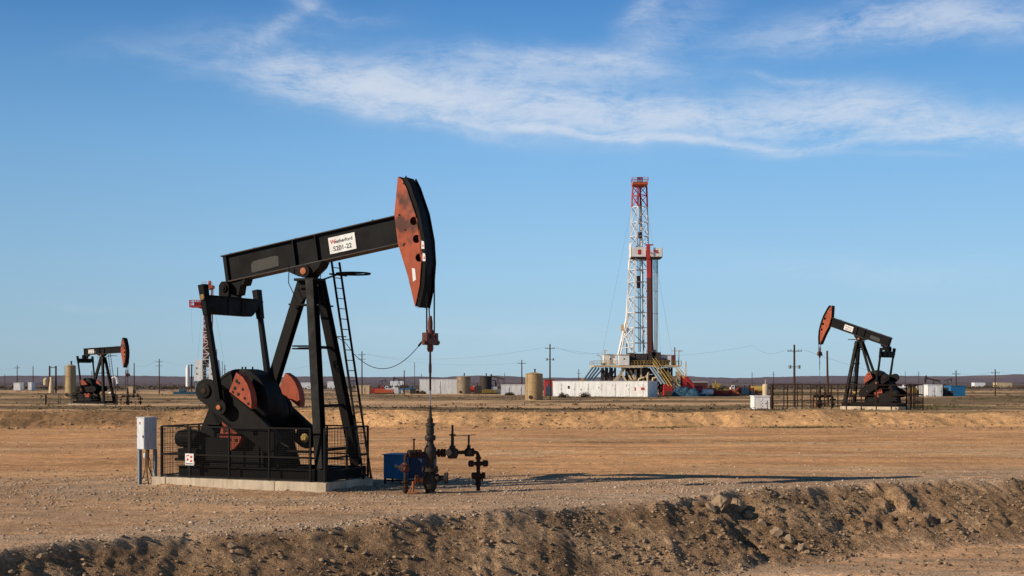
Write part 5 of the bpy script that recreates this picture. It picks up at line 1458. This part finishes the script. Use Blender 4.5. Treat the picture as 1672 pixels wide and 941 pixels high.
    nt.links.new(c, b.inputs['Base Color']); b.inputs['Roughness'].default_value = .95; b.inputs['Specular IOR Level'].default_value = .08
    h1 = N(nt, 'ShaderNodeMath', operation='MULTIPLY_ADD'); nt.links.new(n2, h1.inputs[0]); h1.inputs[1].default_value = .5; nt.links.new(n1, h1.inputs[2])
    h2 = N(nt, 'ShaderNodeMath', operation='MULTIPLY_ADD'); nt.links.new(st, h2.inputs[0]); h2.inputs[1].default_value = .25; nt.links.new(h1.outputs[0], h2.inputs[2])
    bp = N(nt, 'ShaderNodeBump'); bp.inputs['Strength'].default_value = 1.0
    nt.links.new(ramp(nt, ac.outputs['Fac'], 0, 1, .07, .22), bp.inputs['Distance'])
    nt.links.new(h2.outputs[0], bp.inputs['Height']); nt.links.new(bp.outputs[0], b.inputs['Normal'])
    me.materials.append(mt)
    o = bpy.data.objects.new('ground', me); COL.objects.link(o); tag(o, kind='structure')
    o['label'] = 'bare tan desert soil with gravel pad, dug bank and scrub plain'
build_ground()


# ------------------------------------------------------------------ stones
def ico():
    bm = bmesh.new(); bmesh.ops.create_icosphere(bm, subdivisions=1, radius=1)
    bmesh.ops.dissolve_limit(bm, angle_limit=.01, verts=bm.verts, edges=bm.edges) if False else None
    v = np.array([x.co[:] for x in bm.verts]); f = np.array([[q.index for q in p.verts] for p in bm.faces]); bm.free(); return v, f
IV, IF = ico()


def stones(name, X, Y, size, mat, label, cat, squash=.6):
    n = len(X); Z = height(X, Y)
    k = len(IV)
    V = IV[None, :, :] * (1 + (RNG.random((n, k, 1)) - .5) * .7) + (RNG.random((n, k, 3)) - .5) * .75
    s3 = size[:, None] * np.stack([RNG.uniform(.7, 1.4, n), RNG.uniform(.7, 1.4, n), RNG.uniform(.5, 1.0, n) * squash / .6 * .8], -1)
    V = V * s3[:, None, :]
    a = RNG.uniform(0, 6.28, n); ca, sa = np.cos(a)[:, None], np.sin(a)[:, None]
    V = np.stack([V[..., 0] * ca - V[..., 1] * sa, V[..., 0] * sa + V[..., 1] * ca, V[..., 2]], -1)
    V = V + np.stack([X, Y, Z + size * .25], -1)[:, None, :]
    Fc = (IF[None] + (np.arange(n) * k)[:, None, None]).reshape(-1, 3)
    me = bpy.data.meshes.new(name); co = V.reshape(-1, 3)
    me.vertices.add(len(co)); me.vertices.foreach_set('co', co.ravel())
    me.loops.add(Fc.size); me.loops.foreach_set('vertex_index', Fc.ravel().astype(np.int32))
    me.polygons.add(len(Fc)); me.polygons.foreach_set('loop_start', np.arange(0, Fc.size, 3)); me.polygons.foreach_set('loop_total', np.full(len(Fc), 3))
    me.update(); me.materials.append(mat)
    o = bpy.data.objects.new(name, me); COL.objects.link(o); tag(o, label, cat, kind='stuff')
    return o


def stonemat(name, a, b):
    m_, nt, bs = newmat(name)
    g = N(nt, 'ShaderNodeNewGeometry')
    c = mixc(nt, g.outputs['Random Per Island'], a, b)
    n_ = noise(nt, 9, 3, .6, vec=g.outputs['Position'])
    c = mixc(nt, ramp(nt, n_, .3, .7, 0, .4), c, (.2, .14, .09))
    nt.links.new(c, bs.inputs['Base Color']); bs.inputs['Roughness'].default_value = .95; bs.inputs['Specular IOR Level'].default_value = .1
    return m_
SG = stonemat('gravel_stone', (.20, .145, .10), (.68, .56, .43)); SB = stonemat('bank_stone', (.17, .115, .07), (.42, .30, .20))

def sample_view(n, y0, y1):
    Y = np.sqrt(RNG.uniform(y0 ** 2, y1 ** 2, n)); X = RNG.uniform(-.44, .44, n) * Y; return X, Y
X, Y = sample_view(90000, 24, 50); d = Y - crest(X)
rr = np.hypot((X + 4.5) / 1.9, Y - 41)
p = np.where(d > -.2, .10 + .5 * np.exp(-np.abs(d) / 1.2) + .25 * (rr < 7) + .1 * (Y < 45), 0) * (.3 + 1.1 * sst(fbm(X, Y, 1.6, 3, .5, 50), -.2, .4))
k = RNG.random(len(X)) < p * .62; X, Y = X[k], Y[k]
off = ~((np.abs((X - O1.x + 2.7) * .914 - (Y - O1.y - 1.2) * .407) < 3.2) & (np.abs((X - O1.x + 2.7) * .407 + (Y - O1.y - 1.2) * .914) < 1.4)); X, Y = X[off], Y[off]
stones('gravel', X, Y, .012 + .03 * RNG.random(len(X)) ** 4 + .008 * RNG.random(len(X)), SG, 'pale gravel scattered over the pad around the nearest pumpjack', 'gravel')
X, Y = sample_view(170000, 19, 47); d = Y - crest(X)
p = np.where((d < .15) & (d > -4.3), .2 + .8 * sst(fbm(X, Y, 1.1, 3, .5, 51), -.1, .5), np.where(d <= -4.3, .12, 0))
k = RNG.random(len(X)) < p * .95; X, Y = X[k], Y[k]; sz = .009 + .06 * RNG.random(len(X)) ** 12 + .017 * RNG.random(len(X)) ** 2
stones('soil_clods', X, Y, sz, SB, 'loose brown clods and stones on the dug bank', 'clods')
X, Y = sample_view(9000, 88, 97); k = RNG.random(len(X)) < .3; stones('soil_clods', X[k], Y[k], .03 + .09 * RNG.random(k.sum()) ** 5, SB, 'small clods on the orange earth berm in the middle distance', 'clods')

X, Y = sample_view(14000, 48, 91); k = RNG.random(len(X)) < .15 + .6 * sst(fbm(X * .12, Y, 2.2, 3, .5, 52), 0, .4); X, Y = X[k], Y[k]; stones('gravel', X, Y, .015 + .035 * RNG.random(len(X)) ** 4, SG, 'sparse small stones strewn over the open pad behind the wellhead', 'gravel')

# single larger rocks
def rock(x, y, s, label):
    bm = bmesh.new()
    for k in range(26):
        v = Vector((random.gauss(0, 1), random.gauss(0, 1), random.gauss(0, 1))).normalized() * random.uniform(.75, 1.1)
        bm.verts.new((v.x * 1.15, v.y, v.z * .85))
    r_ = bmesh.ops.convex_hull(bm, input=bm.verts)
    bmesh.ops.delete(bm, geom=[e for e in r_['geom_unused'] if isinstance(e, bmesh.types.BMVert)], context='VERTS')
    bmesh.ops.subdivide_edges(bm, edges=bm.edges, cuts=2, use_grid_fill=True)
    for v in bm.verts:
        c = v.co * 2.1; n_ = float(fbm(np.array([c.x + c.z * 1.7 + x * 3]), np.array([c.y - c.z * 1.3 + y]), .6, 3, .6)[0])
        v.co *= 1 + .28 * n_
    bmesh.ops.recalc_face_normals(bm, faces=bm.faces)
    me = bpy.data.meshes.new('rock'); bm.to_mesh(me); bm.free(); me.materials.append(M['rock'])
    o = bpy.data.objects.new('rock', me); COL.objects.link(o); o.location = (x, y, hz(x, y) + s * .12); s *= .85; o.scale = (s, s, s); o.rotation_euler = (random.uniform(-.6, .6), random.uniform(-.6, .6), random.random() * 6)
    tag(o, label, 'rock', 'larger rocks on the dug bank')
for (px, py, s, lab) in [(1178, 826, .38, 'broad pale rock jutting from the bank crest left of the gully'), (1204, 829, .30, 'pale broken rock just right of the broad rock on the crest'), (1160, 832, .22, 'small pale rock at the left end of the crest outcrop'),
                         (1222, 843, .20, 'squat rock below the crest outcrop'), (1244, 856, .17, 'small rock halfway down the gully'), (1268, 872, .2, 'angular rock in the middle of the gully'),
                         (1290, 884, .2, 'lumpy rock low in the gully'), (1306, 898, .2, 'lowest rock at the mouth of the gully'), (1318, 905, .13, 'small loose rock at the bank toe by the track'), (1278, 895, .13, 'small rock left of the gully mouth'),
                         (1514, 843, .16, 'pale rock on the upper right part of the bank'), (1540, 852, .2, 'flat pale rock on the right part of the bank'), (1490, 858, .12, 'small pale rock low on the right part of the bank'), (1588, 868, .14, 'small pale rock near the bank toe at far right'),
                         (380, 893, .12, 'small stone at the left part of the bank'), (70, 912, .14, 'dark stone near the left end of the bank')]:
    lo, hi = 22.0, 46.0        # march the sight line to the ground
    yv = np.linspace(18, 60, 2000); xv = (px - CX) / F * yv; zv = H - (py - CY) * yv / F
    hit = np.where(zv < height(xv, yv))[0][0]
    rock(xv[hit], yv[hit], s, lab)


# ------------------------------------------------------------------ bushes and scrub
def tuft(cx, cy, cz, r, h, n, vs, fs, leaf=.12):
    for i in range(n):
        a = random.random() * 6.28; q = math.sqrt(random.random()); zz = random.random()
        px, py, pz = cx + math.cos(a) * r * q, cy + math.sin(a) * r * q, cz + h * zz * (1.15 - q * q * .9)
        d1 = Vector((random.uniform(-1, 1), random.uniform(-1, 1), random.uniform(0, 1))).normalized() * leaf
        d2 = Vector((random.uniform(-1, 1), random.uniform(-1, 1), random.uniform(-.5, 1))).normalized() * leaf
        k = len(vs); vs += [(px, py, pz), (px + d1.x, py + d1.y, pz + d1.z), (px + d2.x, py + d2.y, pz + d2.z)]; fs.append((k, k + 1, k + 2))


def bush(px, Y, w, h, label, mat):
    x = G(px, Y); z = hz(x, Y); o = empty('bush', (x, Y, z), 0, label, 'bush', 'low bushes before the white tank row')
    vs, fs = [], []
    for k in range(5): tuft(random.uniform(-.3, .3) * w, random.uniform(-.2, .2) * w, 0, w * .32, h * random.uniform(.7, 1), 160, vs, fs, .16)
    m = MB(); m.add(vs, fs); m.build('foliage', mat, o, smooth=False)
    m = MB()
    for k in range(5): m.tube([(0, 0, -.05), (random.uniform(-.3, .3) * w, 0, h * .6)], .03, 4)
    m.build('stem', M['wood'], o)
bush(921, 236, 1.9, .8, 'dark low bush at the left end of the white mud tank', M['scrub'])
bush(954, 236, 2.2, .95, 'larger dark bush a little right along the white mud tank', M['scrub'])
bush(689, 287, 1.8, .7, 'dark bush at the left corner of the long white container', M['scrub'])
bush(834, 259, 2.0, .7, 'bush in front of the small white container', M['scrub'])

vs, fs, PT = [], [], []
YY = 100 + 620 * RNG.random(6500) ** 1.6; XX = RNG.uniform(-.43, .43, 6500) * YY; DN = fbm(XX * .22, YY, 11, 4, .6, 37)
for X, Y, dens in zip(XX.tolist(), YY.tolist(), DN.tolist()):
    if random.random() > (.08 + .9 * max(0, min(1, (dens + .12) / .34))): continue
    s_ = random.uniform(.12, .3) * (1 + Y / 350)
    PT.append((X, Y, s_))
ZZ = height(np.array([p[0] for p in PT]), np.array([p[1] for p in PT]))
for (X, Y, s_), zq in zip(PT, ZZ): tuft(X, Y, float(zq) - .04, s_ * 1.5, s_ * .55, 9, vs, fs, s_ * .5)
m = MB(); m.add(vs, fs); o = m.build('scrub', M['scrub'], None, smooth=False); tag(o, 'low dark scrub dotted over the plain beyond the berm', 'scrub', kind='stuff')
vs, fs = [], []
YY = np.where(RNG.random(1500) < .5, RNG.uniform(380, 520, 1500), RNG.uniform(360, 1400, 1500)); XX = RNG.uniform(-.43, .43, 1500) * YY; ZZ = height(XX, YY)
for X, Y, zq in zip(XX.tolist(), YY.tolist(), ZZ.tolist()):
    s_ = random.uniform(.6, 1.1); tuft(X, Y, zq - .1, s_ * 2.2, s_ * .8, 12, vs, fs, s_ * .6)
m = MB(); m.add(vs, fs); o = m.build('scrub', M['scrub'], None, smooth=False); tag(o, 'band of darker mesquite scrub before the far plain', 'scrub', kind='stuff')
vs, fs = [], []
for gx, gy, rx, ry, n_ in ((19.5, 91.2, 2.6, .4, 200), (10.8, 91.4, 1.6, .3, 70), (-41, 119, 6, 2.2, 700), (44, 148, 10, 2.5, 600), (36, 122, 9, .9, 160)):
    XX = RNG.normal(gx, rx * .6, n_); YY = RNG.normal(gy, ry * .6, n_)
    for X, Y, zq in zip(XX.tolist(), YY.tolist(), height(XX, YY).tolist()):
        tuft(X, Y, zq - .02, .16, random.uniform(.05, .16), 7, vs, fs, .07)
m = MB(); m.add(vs, fs); o = m.build('weeds', M['green'], None, smooth=False); tag(o, 'thin green weeds in patches along the berm and behind it', 'weeds', kind='stuff')
# pale specks: huts and tanks scattered over the far plain
for k, (px, Y, w_, h_, mt, lab) in enumerate([(648, 900, 9, 3.2, 'white', 'tiny far white shed above the short plain pole'), (1440, 1500, 14, 5, 'cream', 'tiny far cream shed over the right-hand pumpjack'), (1640, 520, 6, 2.0, 'cream', 'tiny cream shed right of the rightmost pole'),
                                             (1600, 620, 5, 2, 'white', 'tiny white shed between the two right-hand poles'), (500, 420, 4, 2, 'white', 'tiny white shed seen left of the front legs'), (548, 400, 5, 2.2, 'white', 'tiny white shed seen behind the ladder'), (465, 430, 4, 2, 'cream', 'tiny cream shed seen behind the rear leg')]):
    container('shed', px - w_ / 2 / Y * F, px + w_ / 2 / Y * F, Y, h_, lab, M[mt], 4, cat='shed')


# ------------------------------------------------------------------ sun, sky, camera
SUN_EL = R(27); SAZ = R(21)      # light travels towards +x and a little away from the camera
dirv = Vector((math.cos(SUN_EL) * math.cos(SAZ), math.cos(SUN_EL) * math.sin(SAZ), -math.sin(SUN_EL)))
sl = bpy.data.lights.new('sun', 'SUN'); sl.energy = 4.9; sl.angle = R(.5); sl.color = (1, .87, .70)
so = bpy.data.objects.new('sun', sl); COL.objects.link(so); so.rotation_euler = dirv.to_track_quat('-Z', 'Y').to_euler(); so.location = (-30, -10, 30)

wd = bpy.data.worlds.new('World'); scn.world = wd; wd.use_nodes = True
nt = wd.node_tree; bg = nt.nodes['Background']
sky = N(nt, 'ShaderNodeTexSky'); sky.sky_type = 'NISHITA'; sky.sun_disc = False
sky.sun_elevation = SUN_EL
sv = -dirv
sky.sun_rotation = math.atan2(sv.x, sv.y)
sky.altitude = 300; sky.air_density = 1.0; sky.dust_density = .6; sky.ozone_density = 2.2
SKY_STR = .085
tc = N(nt, 'ShaderNodeTexCoord'); sp = N(nt, 'ShaderNodeSeparateXYZ'); nt.links.new(tc.outputs['Generated'], sp.inputs[0])
def mth(op, a, b=None, c=None, clamp=False):
    n = N(nt, 'ShaderNodeMath', operation=op); n.use_clamp = clamp
    for i, v in enumerate((a, b, c)):
        if v is None: continue
        if isinstance(v, (int, float)): n.inputs[i].default_value = v
        else: nt.links.new(v, n.inputs[i])
    return n.outputs[0]
az = mth('ARCTAN2', sp.outputs[0], sp.outputs[1]); el = mth('ARCSINE', sp.outputs[2])
cv = N(nt, 'ShaderNodeCombineXYZ'); nt.links.new(az, cv.inputs[0]); nt.links.new(el, cv.inputs[1])
def sky_xy(px, py):
    a = math.atan((px - CX) / F); return a, math.atan((CY - py) / F * math.cos(a))
wn = N(nt, 'ShaderNodeTexNoise'); wn.inputs['Scale'].default_value = 9; wn.inputs['Detail'].default_value = 3; nt.links.new(cv.outputs[0], wn.inputs['Vector'])
wsub = N(nt, 'ShaderNodeVectorMath', operation='SUBTRACT'); nt.links.new(wn.outputs['Color'], wsub.inputs[0]); wsub.inputs[1].default_value = (.5, .5, .5)
wsc = N(nt, 'ShaderNodeVectorMath', operation='MULTIPLY'); nt.links.new(wsub.outputs[0], wsc.inputs[0]); wsc.inputs[1].default_value = (.05, .03, 0)
wad = N(nt, 'ShaderNodeVectorMath', operation='ADD'); nt.links.new(cv.outputs[0], wad.inputs[0]); nt.links.new(wsc.outputs[0], wad.inputs[1])
wp = wad.outputs[0]
wsp = N(nt, 'ShaderNodeSeparateXYZ'); nt.links.new(wp, wsp.inputs[0])
def blob(px, py, rx, ry, deg, amp):
    """soft elongated patch of cloud; rx, ry in photo pixels, deg = slope downwards to the right"""
    a0, e0 = sky_xy(px, py); c, s = math.cos(R(deg)), math.sin(R(deg))
    dx = mth('SUBTRACT', wsp.outputs[0], a0); dy = mth('SUBTRACT', wsp.outputs[1], e0)
    u = mth('SUBTRACT', mth('MULTIPLY', dx, c), mth('MULTIPLY', dy, s)); v = mth('ADD', mth('MULTIPLY', dx, s), mth('MULTIPLY', dy, c))
    q = mth('ADD', mth('POWER', mth('ABSOLUTE', mth('DIVIDE', u, rx / F)), 2), mth('POWER', mth('ABSOLUTE', mth('DIVIDE', v, ry * 1.02 / F)), 2))
    return mth('MULTIPLY', mth('EXPONENT', mth('MULTIPLY', q, -1)), amp)
BL = [(545, 130, 125, 34, 8, 1.25), (690, 155, 190, 36, 7, 1.0), (880, 170, 220, 38, 6, .95), (880, 105, 150, 20, 3, .8), (1010, 100, 90, 16, 8, .6), (1100, 196, 240, 23, 6, .9), (1380, 165, 130, 26, 8, .85), (1330, 190, 250, 22, 5, .75), (1600, 212, 190, 20, 6, .8),
      (1090, 228, 260, 6, 5.5, 1.1), (1440, 232, 150, 7, -3, .6), (1290, 122, 60, 5, 8, .35), (1590, 42, 200, 26, 5, .8), (1380, 45, 190, 26, -3, .5), (1090, 50, 90, 26, -30, .4), (1050, 15, 60, 22, -40, .45), (370, 60, 200, 26, -8, .15), (460, 35, 110, 11, -30, .38), (540, 12, 70, 9, 12, .4), (340, 104, 100, 8, 12, .16),
      (620, 185, 160, 10, 10, .4), (880, 208, 200, 6, 6, .5), (130, 490, 60, 6, 4, .12), (1400, 440, 300, 25, 3, .13), (800, 540, 400, 24, 1, .12)]
tot = None
for b_ in BL:
    q = blob(*b_); tot = q if tot is None else mth('ADD', tot, q)
def cn(scale, sc, rot, det, rough, dist=0.):
    mp = N(nt, 'ShaderNodeMapping'); mp.inputs['Rotation'].default_value = (0, 0, R(rot)); mp.inputs['Scale'].default_value = sc
    nt.links.new(wp, mp.inputs[0])
    n = N(nt, 'ShaderNodeTexNoise'); n.inputs['Scale'].default_value = scale; n.inputs['Detail'].default_value = det; n.inputs['Roughness'].default_value = rough; n.inputs['Distortion'].default_value = dist
    nt.links.new(mp.outputs[0], n.inputs['Vector']); return n.outputs[0]
na = cn(14, (1, 4.0, 1), 8, 9, .62, .4); nb = cn(40, (1, 5.0, 1), 14, 10, .72, .8); nc = cn(20, (1, 1.5, 1), -14, 12, .76, .5)
nz = mth('ADD', mth('MULTIPLY', na, .38), mth('ADD', mth('MULTIPLY', nb, .24), mth('MULTIPLY', nc, .38)))
den = mth('MULTIPLY', tot, mth('POWER', mth('MULTIPLY', mth('SUBTRACT', nz, .37), 5.2, clamp=True), 1.2))
cl_ = mth('MULTIPLY', mth('SUBTRACT', 1.0, mth('EXPONENT', mth('MULTIPLY', den, -1.25))), .86)
# blue grading of the sky
gm = N(nt, 'ShaderNodeGamma'); gm.inputs['Gamma'].default_value = 1.0; nt.links.new(sky.outputs[0], gm.inputs[0])
hs = N(nt, 'ShaderNodeHueSaturation'); hs.inputs['Saturation'].default_value = 1.0; nt.links.new(gm.outputs[0], hs.inputs['Color'])
cr_ = N(nt, 'ShaderNodeValToRGB'); nt.links.new(mth('MULTIPLY', sp.outputs[2], 2.0, clamp=True), cr_.inputs[0])
rp = cr_.color_ramp; k_ = 1.0
stops = [(.0, (.40, .58, .70)), (.06, (.385, .60, .76)), (.16, (.33, .585, .83)), (.33, (.215, .48, .82)), (.45, (.12, .35, .71)), (.56, (.062, .235, .58)), (.72, (.035, .12, .28)), (1.0, (.018, .055, .14))]
while len(rp.elements) < len(stops): rp.elements.new(.5)
for e_, (p_, c_) in zip(rp.elements, stops): e_.position = p_; e_.color = (*c_, 1)
scv = N(nt, 'ShaderNodeVectorMath', operation='SCALE'); nt.links.new(cr_.outputs[0], scv.inputs[0])
azf = N(nt, 'ShaderNodeMapRange'); azf.interpolation_type = 'SMOOTHSTEP'; nt.links.new(az, azf.inputs['Value']); azf.inputs['From Min'].default_value = -.45; azf.inputs['From Max'].default_value = .05; azf.inputs['To Min'].default_value = .84 / SKY_STR; azf.inputs['To Max'].default_value = 1.03 / SKY_STR
nt.links.new(azf.outputs[0], scv.inputs['Scale'])
skm = N(nt, 'ShaderNodeMix', data_type='RGBA'); skm.inputs[0].default_value = .88; nt.links.new(hs.outputs[0], skm.inputs[6]); nt.links.new(scv.outputs[0], skm.inputs[7])
mx = N(nt, 'ShaderNodeMix', data_type='RGBA'); nt.links.new(cl_, mx.inputs[0]); nt.links.new(skm.outputs[2], mx.inputs[6]); mx.inputs[7].default_value = (8.3, 8.9, 9.9, 1)
nt.links.new(mx.outputs[2], bg.inputs[0]); bg.inputs[1].default_value = SKY_STR

cam = bpy.data.cameras.new('camera'); co_ = bpy.data.objects.new('camera', cam); COL.objects.link(co_)
co_.location = (0, 0, H); co_.rotation_euler = (R(90), 0, 0)
cam.sensor_width = 36; cam.lens = F / 1672 * 36; cam.shift_y = (CY - 470.5) / 1672; cam.clip_start = .5; cam.clip_end = 20000
scn.camera = co_
scn.view_settings.view_transform = 'Standard'; scn.view_settings.look = 'None'; scn.view_settings.exposure = 0
